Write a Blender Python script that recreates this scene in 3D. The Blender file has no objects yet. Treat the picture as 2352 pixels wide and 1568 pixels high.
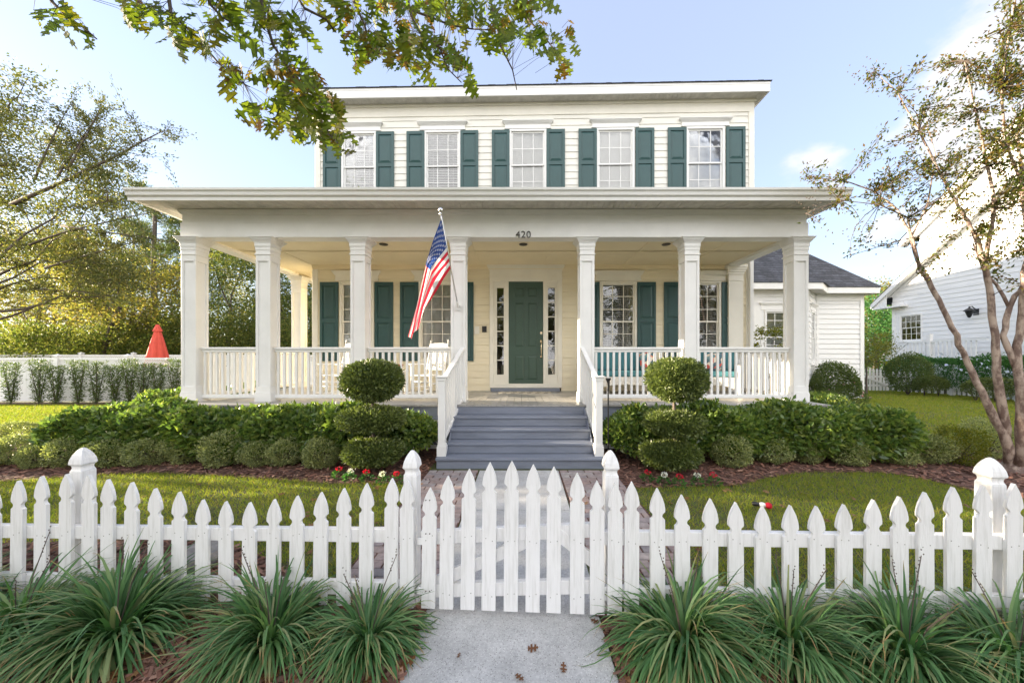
import bpy, bmesh, math, random
import numpy as np
from mathutils import Vector, Matrix
R = math.radians
rng = np.random.default_rng(7)
random.seed(7)
C = bpy.context.scene.collection
SC = bpy.context.scene

# ---------------------------------------------------------------- camera
HC, F, CX, CY, W0, H0 = 1.62, 800.0, 1195.0, 822.0, 2352.0, 1568.0
cd = bpy.data.cameras.new("camera"); cam = bpy.data.objects.new("camera", cd); C.objects.link(cam)
cam.location = (0, 0, HC); cam.rotation_euler = (R(90), 0, 0)
cd.sensor_width = 36; cd.lens = 36 * F / W0
cd.shift_x = -(CX - W0 / 2) / W0; cd.shift_y = (CY - H0 / 2) / W0
cd.clip_start = 0.05; cd.clip_end = 3000
SC.camera = cam
# ---------------------------------------------------------------- sky, sun, exposure
SUN_EL, SUN_AZ = 11.5, 7.0            # low sun from the left, a little behind the facade
SKY_STR, SUN_STR, EXPO = 0.15, 4.8, 2.2
sdir = Vector((-math.cos(R(SUN_AZ)) * math.cos(R(SUN_EL)), math.sin(R(SUN_AZ)) * math.cos(R(SUN_EL)), math.sin(R(SUN_EL))))
wd = bpy.data.worlds.new("World"); SC.world = wd; wd.use_nodes = True
nt = wd.node_tree; nt.nodes.clear()
def N(nt, t, **k):
    n = nt.nodes.new(t)
    for a, b in k.items(): setattr(n, a, b)
    return n
sky = N(nt, 'ShaderNodeTexSky', sky_type='NISHITA', sun_disc=False)
sky.sun_elevation = R(SUN_EL); sky.sun_rotation = math.atan2(sdir.x, sdir.y)
sky.air_density = 1.0; sky.dust_density = 0.5; sky.ozone_density = 1.0
tc = N(nt, 'ShaderNodeTexCoord'); L = nt.links.new
mp = N(nt, 'ShaderNodeMapping'); mp.inputs['Scale'].default_value = (1, 1, 1.7); L(tc.outputs['Generated'], mp.inputs['Vector'])
nz = N(nt, 'ShaderNodeTexNoise'); nz.inputs['Scale'].default_value = 4.2; nz.inputs['Detail'].default_value = 9; nz.inputs['Roughness'].default_value = .55
L(mp.outputs['Vector'], nz.inputs['Vector'])
mask = None
for (c, lo, hi) in (((1.6, 1, .85), .972, .992), ((.80, 1, .47), .992, .999), ((1.15, 1, .26), .985, .997)):
    v = Vector(c).normalized()
    d = N(nt, 'ShaderNodeVectorMath', operation='DOT_PRODUCT'); L(tc.outputs['Generated'], d.inputs[0]); d.inputs[1].default_value = v
    m = N(nt, 'ShaderNodeMapRange', interpolation_type='SMOOTHSTEP'); m.inputs[1].default_value = lo; m.inputs[2].default_value = hi
    L(d.outputs['Value'], m.inputs[0])
    if mask is None: mask = m.outputs[0]
    else:
        a = N(nt, 'ShaderNodeMath', operation='MAXIMUM'); L(mask, a.inputs[0]); L(m.outputs[0], a.inputs[1]); mask = a.outputs[0]
ad = N(nt, 'ShaderNodeMath', operation='MULTIPLY_ADD'); L(mask, ad.inputs[0]); ad.inputs[1].default_value = .30; L(nz.outputs[0], ad.inputs[2])
cr = N(nt, 'ShaderNodeMapRange', interpolation_type='SMOOTHSTEP'); cr.inputs[1].default_value = .70; cr.inputs[2].default_value = .86; L(ad.outputs[0], cr.inputs[0])
veil = N(nt, 'ShaderNodeMix', data_type='RGBA'); veil.inputs[0].default_value = .70; L(sky.outputs[0], veil.inputs[6]); veil.inputs[7].default_value = (.92, 1.02, 1.50, 1)   # thin high haze
mx = N(nt, 'ShaderNodeMix', data_type='RGBA'); L(cr.outputs[0], mx.inputs[0]); L(veil.outputs[2], mx.inputs[6]); mx.inputs[7].default_value = (1.6, 1.58, 1.62, 1)
# unseen bright cloud bank added behind the camera to light the house front
sv = N(nt, 'ShaderNodeSeparateXYZ'); L(tc.outputs['Generated'], sv.inputs[0])
b1 = N(nt, 'ShaderNodeMapRange', interpolation_type='SMOOTHSTEP'); b1.inputs[1].default_value = .15; b1.inputs[2].default_value = .55
ng = N(nt, 'ShaderNodeMath', operation='MULTIPLY'); ng.inputs[1].default_value = -1; L(sv.outputs[1], ng.inputs[0]); L(ng.outputs[0], b1.inputs[0])
b2 = N(nt, 'ShaderNodeMapRange', interpolation_type='SMOOTHSTEP'); b2.inputs[1].default_value = .28; b2.inputs[2].default_value = .52; L(nz.outputs[0], b2.inputs[0])
b3 = N(nt, 'ShaderNodeMath', operation='MULTIPLY'); L(b1.outputs[0], b3.inputs[0]); L(b2.outputs[0], b3.inputs[1])
mx2 = N(nt, 'ShaderNodeMix', data_type='RGBA'); L(b3.outputs[0], mx2.inputs[0]); L(mx.outputs[2], mx2.inputs[6]); mx2.inputs[7].default_value = (4.6, 4.5, 4.5, 1); mx = mx2
bg = N(nt, 'ShaderNodeBackground'); bg.inputs['Strength'].default_value = SKY_STR; L(mx.outputs[2], bg.inputs['Color'])
wo = N(nt, 'ShaderNodeOutputWorld'); L(bg.outputs[0], wo.inputs[0])
sl = bpy.data.lights.new("sun", 'SUN'); sl.energy = SUN_STR; sl.angle = R(.53); sl.color = (1, .84, .62)
so = bpy.data.objects.new("sun", sl); C.objects.link(so); so.rotation_euler = sdir.to_track_quat('Z', 'Y').to_euler(); so.location = (-20, 0, 20)
SC.view_settings.view_transform = 'Standard'; SC.view_settings.look = 'None'; SC.view_settings.exposure = EXPO; SC.view_settings.gamma = 1
SC.cycles.max_bounces = 8; SC.cycles.transparent_max_bounces = 12; SC.cycles.diffuse_bounces = 5

# ---------------------------------------------------------------- helpers
def XA(x, Y): return (x - CX) * Y / F          # photo column -> metres at depth Y
def ZA(y, Y): return HC + (CY - y) * Y / F     # photo row -> metres at depth Y
def at(x, y, Y): return Vector((XA(x, Y), Y, ZA(y, Y)))
def gr(x, y):
    Y = HC * F / (y - CY); return Vector((XA(x, Y), Y, 0))

class MB:
    def __init__(s, M=None): s.v, s.f, s.m, s.M = [], [], [], M
    def add(s, vs, fs, m=0):
        o = len(s.v)
        for p in vs:
            p = Vector(p); s.v.append(s.M @ p if s.M else p)
        for f in fs: s.f.append([o + i for i in f]); s.m.append(m)
        return s
    def box(s, x0, x1, y0, y1, z0, z1, m=0):
        return s.add([(x0,y0,z0),(x1,y0,z0),(x1,y1,z0),(x0,y1,z0),(x0,y0,z1),(x1,y0,z1),(x1,y1,z1),(x0,y1,z1)],
                     [(0,3,2,1),(4,5,6,7),(0,1,5,4),(1,2,6,5),(2,3,7,6),(3,0,4,7)], m)
    def cbox(s, c, sx, sy, sz, rz=0, m=0, rx=0, ry=0):
        Mx = Matrix.Translation(c) @ Matrix.Rotation(rz,4,'Z') @ Matrix.Rotation(ry,4,'Y') @ Matrix.Rotation(rx,4,'X')
        vs = [Mx @ Vector((a*sx/2,b*sy/2,c2*sz/2)) for c2 in (-1,1) for a,b in ((-1,-1),(1,-1),(1,1),(-1,1))]
        return s.add(vs, [(0,3,2,1),(4,5,6,7),(0,1,5,4),(1,2,6,5),(2,3,7,6),(3,0,4,7)], m)
    def bar(s, a, b, w, h, m=0, up=(0,0,1)):
        a, b = Vector(a), Vector(b); d = (b-a).normalized(); x = d.cross(Vector(up))
        if x.length < 1e-4: x = Vector((1,0,0))
        x.normalize(); y = x.cross(d)
        vs = [p + x*(i*w/2) + y*(j*h/2) for p in (a,b) for i,j in ((-1,-1),(1,-1),(1,1),(-1,1))]
        return s.add(vs, [(3,2,1,0),(4,5,6,7),(0,1,5,4),(1,2,6,5),(2,3,7,6),(3,0,4,7)], m)
    def prism(s, poly, ax, a0, a1, m=0):
        f = {'Y': lambda p,a: (p[0],a,p[1]), 'Z': lambda p,a: (p[0],p[1],a), 'X': lambda p,a: (a,p[0],p[1])}[ax]
        n = len(poly)
        return s.add([f(p,a0) for p in poly]+[f(p,a1) for p in poly],
                     [tuple(range(n)), tuple(range(2*n-1,n-1,-1))]+[(i,n+i,n+(i+1)%n,(i+1)%n) for i in range(n)], m)
    def tube(s, pts, rad, n=8, m=0, cap=True):
        pts = [Vector(p) for p in pts]; k = len(pts)
        if not hasattr(rad, '__len__'): rad = [rad]*k
        vs = []; up = None
        for i,p in enumerate(pts):
            d = (pts[min(i+1,k-1)]-pts[max(i-1,0)]).normalized()
            if up is None: up = Vector((0,0,1)) if abs(d.z)<.9 else Vector((1,0,0))
            x = d.cross(up); x.normalize(); y = x.cross(d); up = y
            for j in range(n):
                a = 2*math.pi*j/n; vs.append(p + (x*math.cos(a)+y*math.sin(a))*rad[i])
        fs = [(i*n+j, i*n+(j+1)%n, (i+1)*n+(j+1)%n, (i+1)*n+j) for i in range(k-1) for j in range(n)]
        if cap: fs += [tuple(range(n-1,-1,-1)), tuple(range((k-1)*n,k*n))]
        return s.add(vs, fs, m)
    def lathe(s, c, prof, n=16, m=0, rot=0, sq=False):
        vs = []; kk = 1/math.cos(math.pi/n) if sq else 1
        for r,z in prof:
            for j in range(n):
                a = 2*math.pi*(j+.5)/n + rot; vs.append((c[0]+max(r,1e-4)*kk*math.cos(a), c[1]+max(r,1e-4)*kk*math.sin(a), c[2]+z))
        k = len(prof)
        fs = [(i*n+j, i*n+(j+1)%n, (i+1)*n+(j+1)%n, (i+1)*n+j) for i in range(k-1) for j in range(n)]
        fs += [tuple(range(n-1,-1,-1)), tuple(range((k-1)*n,k*n))]
        return s.add(vs, fs, m)
    def build(s, name, mats, parent=None, smooth=False, bevel=0, seg=2):
        me = bpy.data.meshes.new(name); me.from_pydata([tuple(v) for v in s.v], [], s.f)
        if not isinstance(mats, (list,tuple)): mats = [mats]
        for m in mats: me.materials.append(m)
        me.polygons.foreach_set('material_index', s.m)
        bm = bmesh.new(); bm.from_mesh(me); bmesh.ops.recalc_face_normals(bm, faces=bm.faces)
        if bevel:
            bmesh.ops.bevel(bm, geom=[e for e in bm.edges if len(e.link_faces)==2 and e.calc_face_angle(0)>.5], offset=bevel, segments=seg, affect='EDGES', profile=.5, clamp_overlap=True)
        if smooth:
            for f in bm.faces: f.smooth = True
        bm.to_mesh(me); bm.free(); me.update()
        o = bpy.data.objects.new(name, me); C.objects.link(o)
        if parent: o.parent = parent
        return o
def tag(o, label=None, cat=None, group=None, kind=None):
    if label: o['label'] = label
    if cat: o['category'] = cat
    if group: o['group'] = group
    if kind: o['kind'] = kind
    return o
def empty(name, loc=(0,0,0), rz=0):
    o = bpy.data.objects.new(name, None); C.objects.link(o); o.location = loc; o.rotation_euler = (0,0,rz); o.empty_display_size = .2
    return o
def copy_tree(o, parent=None):
    c = o.copy(); C.objects.link(c)
    if parent: c.parent = parent
    for ch in list(o.children): copy_tree(ch, c)
    return c
def npmesh(name, V, Fc, mat, parent=None, smooth=False):
    V = np.ascontiguousarray(V, dtype=np.float32); Fc = np.ascontiguousarray(Fc, dtype=np.int32)
    me = bpy.data.meshes.new(name); k = Fc.shape[1]
    me.vertices.add(len(V)); me.vertices.foreach_set('co', V.ravel())
    me.loops.add(Fc.size); me.loops.foreach_set('vertex_index', Fc.ravel())
    me.polygons.add(len(Fc)); me.polygons.foreach_set('loop_start', np.arange(0, Fc.size, k, dtype=np.int32))
    me.update(calc_edges=True); me.validate()
    me.materials.append(mat)
    if smooth: me.polygons.foreach_set('use_smooth', np.ones(len(Fc), dtype=bool))
    o = bpy.data.objects.new(name, me); C.objects.link(o)
    if parent: o.parent = parent
    return o
def unit(a): return a / np.maximum(np.linalg.norm(a, axis=1, keepdims=True), 1e-6)
def rdir(n): return unit(rng.normal(size=(n,3)))
def leafgeo(P, D, ln, wd, fold=.18):
    n = len(P); D = unit(D); S = unit(np.cross(D, rdir(n))); Nn = np.cross(S, D)
    ln = np.broadcast_to(np.asarray(ln, dtype=float).reshape(-1,1), (n,1)); wd = np.broadcast_to(np.asarray(wd, dtype=float).reshape(-1,1), (n,1))
    mid = P + D*ln*.45 + Nn*wd*fold
    V = np.stack([P, mid + S*wd/2, P + D*ln - Nn*ln*.08, mid - S*wd/2], 1).reshape(-1,3)
    b = np.arange(n)[:,None]*4
    Fc = np.concatenate([b+np.array([[0,1,2]]), b+np.array([[0,2,3]])], 1).reshape(-1,3)
    return V, Fc
def leaves(name, P, D, ln, wd, mat, parent=None):
    V, Fc = leafgeo(P, D, ln, wd); return npmesh(name, V, Fc, mat, parent)
def lump(d, amp, seed, f=3):
    r = np.random.default_rng(seed); o = np.zeros(len(d))
    for i in range(7):
        k = r.normal(size=3)*f; o += np.sin(d@k + r.uniform(0,6.3))
    return 1 + amp*o/3
def shell(n, c, rad, inner=.7, amp=.1, seed=0, f=3, zmin=None):
    d = rdir(n); q = rng.uniform(inner, 1, n)**.6 * lump(d, amp, seed, f)
    P = np.array(c) + d*np.array(rad)*q[:,None]
    if zmin is not None:
        k = P[:,2] > zmin; P, d = P[k], d[k]
    return P, d

# ---------------------------------------------------------------- materials
def mat(name, col, rough=.5, var=.06, scale=6, bump=0, bscale=60, spec=.5, metal=0, stretch=(1,1,1), col2=None, lo=.35, hi=.65, coat=0):
    m = bpy.data.materials.new(name); m.use_nodes = True; t = m.node_tree; b = t.nodes['Principled BSDF']
    b.inputs['Roughness'].default_value = rough; b.inputs['Specular IOR Level'].default_value = spec; b.inputs['Metallic'].default_value = metal
    tcn = N(t,'ShaderNodeTexCoord'); mpn = N(t,'ShaderNodeMapping'); mpn.inputs['Scale'].default_value = stretch
    t.links.new(tcn.outputs['Object'], mpn.inputs['Vector'])
    n1 = N(t,'ShaderNodeTexNoise'); n1.inputs['Scale'].default_value = scale; n1.inputs['Detail'].default_value = 6; n1.inputs['Roughness'].default_value = .6
    t.links.new(mpn.outputs[0], n1.inputs['Vector'])
    rp = N(t,'ShaderNodeValToRGB'); e = rp.color_ramp.elements
    c2 = col2 or tuple(max(0,c*(1-var*2)) for c in col)
    e[0].position = lo; e[0].color = (*c2,1); e[1].position = hi; e[1].color = (*col,1)
    t.links.new(n1.outputs[0], rp.inputs[0]); t.links.new(rp.outputs[0], b.inputs['Base Color'])
    if bump:
        n2 = N(t,'ShaderNodeTexNoise'); n2.inputs['Scale'].default_value = bscale; n2.inputs['Detail'].default_value = 5
        t.links.new(mpn.outputs[0], n2.inputs['Vector'])
        bp = N(t,'ShaderNodeBump'); bp.inputs['Strength'].default_value = bump; bp.inputs['Distance'].default_value = .01
        t.links.new(n2.outputs[0], bp.inputs['Height']); t.links.new(bp.outputs[0], b.inputs['Normal'])
    return m
def leafmat(name, cols, trans=.4, rough=.4, spec=.35, tcol=1.5):
    m = bpy.data.materials.new(name); m.use_nodes = True; t = m.node_tree; b = t.nodes['Principled BSDF']; out = t.nodes['Material Output']
    g = N(t,'ShaderNodeNewGeometry'); rp = N(t,'ShaderNodeValToRGB'); rp.color_ramp.interpolation = 'LINEAR'
    e = rp.color_ramp.elements
    while len(e) < len(cols): e.new(.5)
    for i,c in enumerate(cols): e[i].position = i/(len(cols)-1); e[i].color = (*c,1)
    t.links.new(g.outputs['Random Per Island'], rp.inputs[0]); t.links.new(rp.outputs[0], b.inputs['Base Color'])
    b.inputs['Roughness'].default_value = rough; b.inputs['Specular IOR Level'].default_value = spec
    tr = N(t,'ShaderNodeBsdfTranslucent'); mu = N(t,'ShaderNodeMix', data_type='RGBA', blend_type='MULTIPLY'); mu.inputs[0].default_value = 1
    t.links.new(rp.outputs[0], mu.inputs[6]); mu.inputs[7].default_value = (tcol*.98, tcol*1.08, tcol*.55, 1)
    t.links.new(mu.outputs[2], tr.inputs[0])
    ms = N(t,'ShaderNodeMixShader'); ms.inputs[0].default_value = trans
    t.links.new(b.outputs[0], ms.inputs[1]); t.links.new(tr.outputs[0], ms.inputs[2]); t.links.new(ms.outputs[0], out.inputs[0])
    return m
M = {}
M['white'] = mat('white_paint', (.82,.815,.795), .42, .03, 3, .06, 40)
M['fence'] = mat('fence_paint', (.80,.80,.805), .5, .05, 7, .3, 40, stretch=(7,7,.5), col2=(.66,.66,.65), lo=.30, hi=.52)
M['trim'] = mat('cream_trim', (.82,.79,.70), .45, .03, 3, .05, 40)
M['siding'] = mat('cream_siding_warm_bounce', (.82,.74,.55), .5, .04, 2.5, .15, 25, stretch=(.5,.5,5))  # same cream paint as the upper siding, warm bounce light mixed into its colour
M['upper'] = mat('upper_siding', (.81,.79,.72), .5, .04, 2.5, .15, 25, stretch=(.5,.5,5))
M['wsiding'] = mat('white_siding', (.80,.80,.79), .5, .04, 2.5, .15, 25, stretch=(.5,.5,5))
M['ceil'] = mat('porch_ceiling_warm_bounce', (.82,.715,.50), .5, .03, 2)  # cream ceiling with the warm porch glow put into its colour
M['soffit'] = mat('soffit_vinyl', (.62,.60,.55), .5, .12, 3, stretch=(2,2,2))
M['shutter'] = mat('green_shutter_paint', (.025,.080,.080), .38, .05, 5, .08, 60)
M['doorg'] = mat('green_door_paint', (.040,.082,.058), .35, .05, 5, .06, 60)
M['grey'] = mat('grey_deck_paint', (.21,.235,.295), .42, .10, 4, .12, 40, stretch=(.6,3,3))
M['floor'] = mat('porch_floor_paint', (.33,.32,.30), .35, .08, 4, .1, 40, stretch=(3,.4,1))
def shinglemat():
    m = mat('dark_shingle', (.075,.08,.095), .9, .25, 14, .6, 70); t = m.node_tree; b = t.nodes['Principled BSDF']; base = b.inputs['Base Color'].links[0].from_socket
    tcn = N(t,'ShaderNodeTexCoord'); sx = N(t,'ShaderNodeSeparateXYZ'); t.links.new(tcn.outputs['Object'], sx.inputs[0])
    sm = N(t,'ShaderNodeMath', operation='ADD'); t.links.new(sx.outputs[0], sm.inputs[0]); t.links.new(sx.outputs[1], sm.inputs[1])
    cb = N(t,'ShaderNodeCombineXYZ'); t.links.new(sm.outputs[0], cb.inputs[0]); t.links.new(sx.outputs[2], cb.inputs[1])
    br = N(t,'ShaderNodeTexBrick'); t.links.new(cb.outputs[0], br.inputs[0]); br.inputs['Color1'].default_value = (.75,.75,.75,1); br.inputs['Color2'].default_value = (1.5,1.5,1.5,1); br.inputs['Mortar'].default_value = (.35,.35,.35,1)
    br.inputs['Scale'].default_value = 1; br.inputs['Brick Width'].default_value = .30; br.inputs['Row Height'].default_value = .105; br.inputs['Mortar Size'].default_value = .010; br.inputs['Mortar Smooth'].default_value = .4
    mu = N(t,'ShaderNodeMix', data_type='RGBA', blend_type='MULTIPLY'); mu.inputs[0].default_value = 1; t.links.new(base, mu.inputs[6]); t.links.new(br.outputs[0], mu.inputs[7]); t.links.new(mu.outputs[2], b.inputs['Base Color']); return m
M['shingle'] = shinglemat()
M['metal'] = mat('polished_metal', (.75,.74,.72), .22, .02, 5, metal=1)
M['brass'] = mat('satin_brass', (.72,.60,.42), .25, .03, 5, metal=1)
M['black'] = mat('black_metal', (.02,.02,.022), .4, .2, 8)
M['bronze'] = mat('dark_bronze', (.05,.042,.035), .4, .1, 8)
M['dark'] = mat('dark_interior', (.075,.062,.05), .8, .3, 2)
M['slat'] = mat('blind_slats', (.78,.77,.74), .5, .03, 6)
M['curtain'] = mat('curtain_cloth', (.62,.58,.50), .8, .1, 6)
M['teal'] = mat('teal_cushion', (.055,.20,.235), .8, .06, 12, .25, 300)
M['wicker'] = mat('white_wicker', (.74,.73,.69), .55, .1, 60, .6, 140)
M['red'] = mat('red_canvas', (.62,.075,.045), .75, .06, 6, .15, 200)
M['bark'] = mat('grey_bark', (.16,.125,.10), .85, .3, 10, .7, 50, stretch=(3,3,.6), col2=(.07,.055,.045))
M['myrtle'] = mat('smooth_mottled_bark', (.42,.33,.27), .7, .2, 9, .3, 40, stretch=(1.5,1.5,.7), col2=(.16,.105,.085), lo=.42, hi=.58)
M['twig'] = mat('twig_bark', (.10,.075,.06), .8, .2, 10)
M['terracotta'] = mat('terracotta', (.42,.16,.08), .8, .1, 8)
M['mulch'] = mat('mulch_ground', (.17,.085,.06), .95, .3, 30, .8, 60, col2=(.045,.022,.017))
M['soil'] = mat('lawn_ground', (.085,.11,.03), .95, .3, 12, .6, 60, col2=(.06,.055,.025))
def clothmat(name, col):
    m = mat(name, col, .7, .03, 20); t = m.node_tree; out = t.nodes['Material Output']; b = t.nodes['Principled BSDF']
    tr = N(t,'ShaderNodeBsdfTranslucent'); tr.inputs[0].default_value = (*col,1); ms = N(t,'ShaderNodeMixShader'); ms.inputs[0].default_value = .4
    t.links.new(b.outputs[0], ms.inputs[1]); t.links.new(tr.outputs[0], ms.inputs[2]); t.links.new(ms.outputs[0], out.inputs[0]); return m
M['flagr'] = clothmat('flag_red', (.66,.018,.045)); M['flagw'] = clothmat('flag_white', (.82,.82,.83)); M['flagb'] = clothmat('flag_blue', (.025,.075,.32))
M['stump'] = mat('stone_ring', (.33,.31,.29), .9, .2, 14, .4, 60)
def concretemat():
    m = mat('concrete', (.52,.52,.515), .85, .08, 55, .4, 220, col2=(.42,.42,.415)); t = m.node_tree; b = t.nodes['Principled BSDF']; base = b.inputs['Base Color'].links[0].from_socket
    tcn = N(t,'ShaderNodeTexCoord'); cur = base
    for (sc,lo,hi,col,seed) in ((150,.0,.13,(.68,.68,.66),0),(105,.0,.09,(.27,.26,.25),3.7)):
        mpn = N(t,'ShaderNodeMapping'); mpn.inputs['Location'].default_value = (seed,seed,0); vo = N(t,'ShaderNodeTexVoronoi'); vo.inputs['Scale'].default_value = sc; t.links.new(tcn.outputs['Object'], mpn.inputs[0]); t.links.new(mpn.outputs[0], vo.inputs['Vector'])
        sep = N(t,'ShaderNodeSeparateColor'); t.links.new(vo.outputs['Color'], sep.inputs[0])
        lt = N(t,'ShaderNodeMath', operation='LESS_THAN'); t.links.new(vo.outputs['Distance'], lt.inputs[0]); lt.inputs[1].default_value = .33
        gt = N(t,'ShaderNodeMath', operation='GREATER_THAN'); t.links.new(sep.outputs[0], gt.inputs[0]); gt.inputs[1].default_value = 1-hi*3
        mu = N(t,'ShaderNodeMath', operation='MULTIPLY'); t.links.new(lt.outputs[0], mu.inputs[0]); t.links.new(gt.outputs[0], mu.inputs[1])
        mi = N(t,'ShaderNodeMix', data_type='RGBA'); t.links.new(mu.outputs[0], mi.inputs[0]); t.links.new(cur, mi.inputs[6]); mi.inputs[7].default_value = (*col,1); cur = mi.outputs[2]
    n3 = N(t,'ShaderNodeTexNoise'); n3.inputs['Scale'].default_value = 2.4; n3.inputs['Detail'].default_value = 8; n3.inputs['Roughness'].default_value = .7; t.links.new(tcn.outputs['Object'], n3.inputs['Vector'])
    mr = N(t,'ShaderNodeMapRange'); mr.inputs[1].default_value = .38; mr.inputs[2].default_value = .62; mr.inputs[3].default_value = .78; mr.inputs[4].default_value = 1.05; t.links.new(n3.outputs[0], mr.inputs[0])
    sc_ = N(t,'ShaderNodeVectorMath', operation='SCALE'); t.links.new(cur, sc_.inputs[0]); t.links.new(mr.outputs[0], sc_.inputs['Scale']); t.links.new(sc_.outputs[0], b.inputs['Base Color']); return m
M['concrete'] = concretemat()
# brick pavers take one colour each
def islandmat(name, cols, rough=.8, bump=.3, bscale=80, ns=20):
    m = bpy.data.materials.new(name); m.use_nodes = True; t = m.node_tree; b = t.nodes['Principled BSDF']
    g = N(t,'ShaderNodeNewGeometry'); rp = N(t,'ShaderNodeValToRGB'); e = rp.color_ramp.elements
    while len(e) < len(cols): e.new(.5)
    for i,c in enumerate(cols): e[i].position = i/(len(cols)-1); e[i].color = (*c,1)
    t.links.new(g.outputs['Random Per Island'], rp.inputs[0])
    tcn = N(t,'ShaderNodeTexCoord'); n1 = N(t,'ShaderNodeTexNoise'); n1.inputs['Scale'].default_value = ns; n1.inputs['Detail'].default_value = 6
    t.links.new(tcn.outputs['Object'], n1.inputs['Vector'])
    mr = N(t,'ShaderNodeMapRange'); mr.inputs[1].default_value = .3; mr.inputs[2].default_value = .7; mr.inputs[3].default_value = .72; mr.inputs[4].default_value = 1.12
    t.links.new(n1.outputs[0], mr.inputs[0])
    mu = N(t,'ShaderNodeVectorMath', operation='SCALE'); t.links.new(rp.outputs[0], mu.inputs[0]); t.links.new(mr.outputs[0], mu.inputs['Scale'])
    t.links.new(mu.outputs[0], b.inputs['Base Color']); b.inputs['Roughness'].default_value = rough
    bp = N(t,'ShaderNodeBump'); bp.inputs['Strength'].default_value = bump; bp.inputs['Distance'].default_value = .01
    n2 = N(t,'ShaderNodeTexNoise'); n2.inputs['Scale'].default_value = bscale; t.links.new(tcn.outputs['Object'], n2.inputs['Vector'])
    t.links.new(n2.outputs[0], bp.inputs['Height']); t.links.new(bp.outputs[0], b.inputs['Normal'])
    return m
M['brick'] = islandmat('weathered_paver', [(.25,.23,.235),(.33,.27,.26),(.30,.22,.20),(.36,.33,.32)])
M['chip'] = islandmat('bark_chip', [(.085,.04,.03),(.20,.09,.06),(.29,.135,.09),(.16,.085,.065),(.36,.21,.15)], .9)
M['deadleaf'] = leafmat('dead_leaf', [(.16,.07,.03),(.25,.12,.05),(.12,.05,.025),(.32,.18,.08)], .2)
# speckled floral
def floral():
    m = bpy.data.materials.new('floral_cloth'); m.use_nodes = True; t = m.node_tree; b = t.nodes['Principled BSDF']; b.inputs['Roughness'].default_value = .85
    tcn = N(t,'ShaderNodeTexCoord'); vo = N(t,'ShaderNodeTexVoronoi'); vo.inputs['Scale'].default_value = 13
    t.links.new(tcn.outputs['Object'], vo.inputs['Vector'])
    sp = N(t,'ShaderNodeSeparateColor'); t.links.new(vo.outputs['Color'], sp.inputs[0])
    rp = N(t,'ShaderNodeValToRGB'); rp.color_ramp.interpolation = 'CONSTANT'; e = rp.color_ramp.elements
    cs = [(.10,.20,.24),(.70,.62,.52),(.55,.10,.08),(.16,.28,.30),(.72,.30,.20),(.08,.14,.18)]
    while len(e) < len(cs): e.new(.5)
    for i,c in enumerate(cs): e[i].position = i/len(cs); e[i].color = (*c,1)
    t.links.new(sp.outputs[0], rp.inputs[0]); t.links.new(rp.outputs[0], b.inputs['Base Color']); return m
M['floral'] = floral()
def glassmat(name, tint=(.975,.985,.985)):
    m = bpy.data.materials.new(name); m.use_nodes = True; t = m.node_tree; t.nodes.remove(t.nodes['Principled BSDF']); out = t.nodes['Material Output']
    fr = N(t,'ShaderNodeFresnel'); fr.inputs[0].default_value = 1.6
    mr = N(t,'ShaderNodeMath', operation='MULTIPLY_ADD'); mr.inputs[1].default_value = 1.15; mr.inputs[2].default_value = .025; t.links.new(fr.outputs[0], mr.inputs[0])
    tp = N(t,'ShaderNodeBsdfTransparent'); tp.inputs[0].default_value = (*tint,1); gl = N(t,'ShaderNodeBsdfGlossy'); gl.inputs['Roughness'].default_value = .02
    tcn = N(t,'ShaderNodeTexCoord'); n2 = N(t,'ShaderNodeTexNoise'); n2.inputs['Scale'].default_value = 2.2; bp = N(t,'ShaderNodeBump'); bp.inputs['Strength'].default_value = .06; bp.inputs['Distance'].default_value = .05
    t.links.new(tcn.outputs['Object'], n2.inputs['Vector']); t.links.new(n2.outputs[0], bp.inputs['Height']); t.links.new(bp.outputs[0], gl.inputs['Normal'])
    ms = N(t,'ShaderNodeMixShader'); t.links.new(mr.outputs[0], ms.inputs[0]); t.links.new(tp.outputs[0], ms.inputs[1]); t.links.new(gl.outputs[0], ms.inputs[2]); t.links.new(ms.outputs[0], out.inputs[0])
    return m
M['glass'] = glassmat('window_glass')
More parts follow.
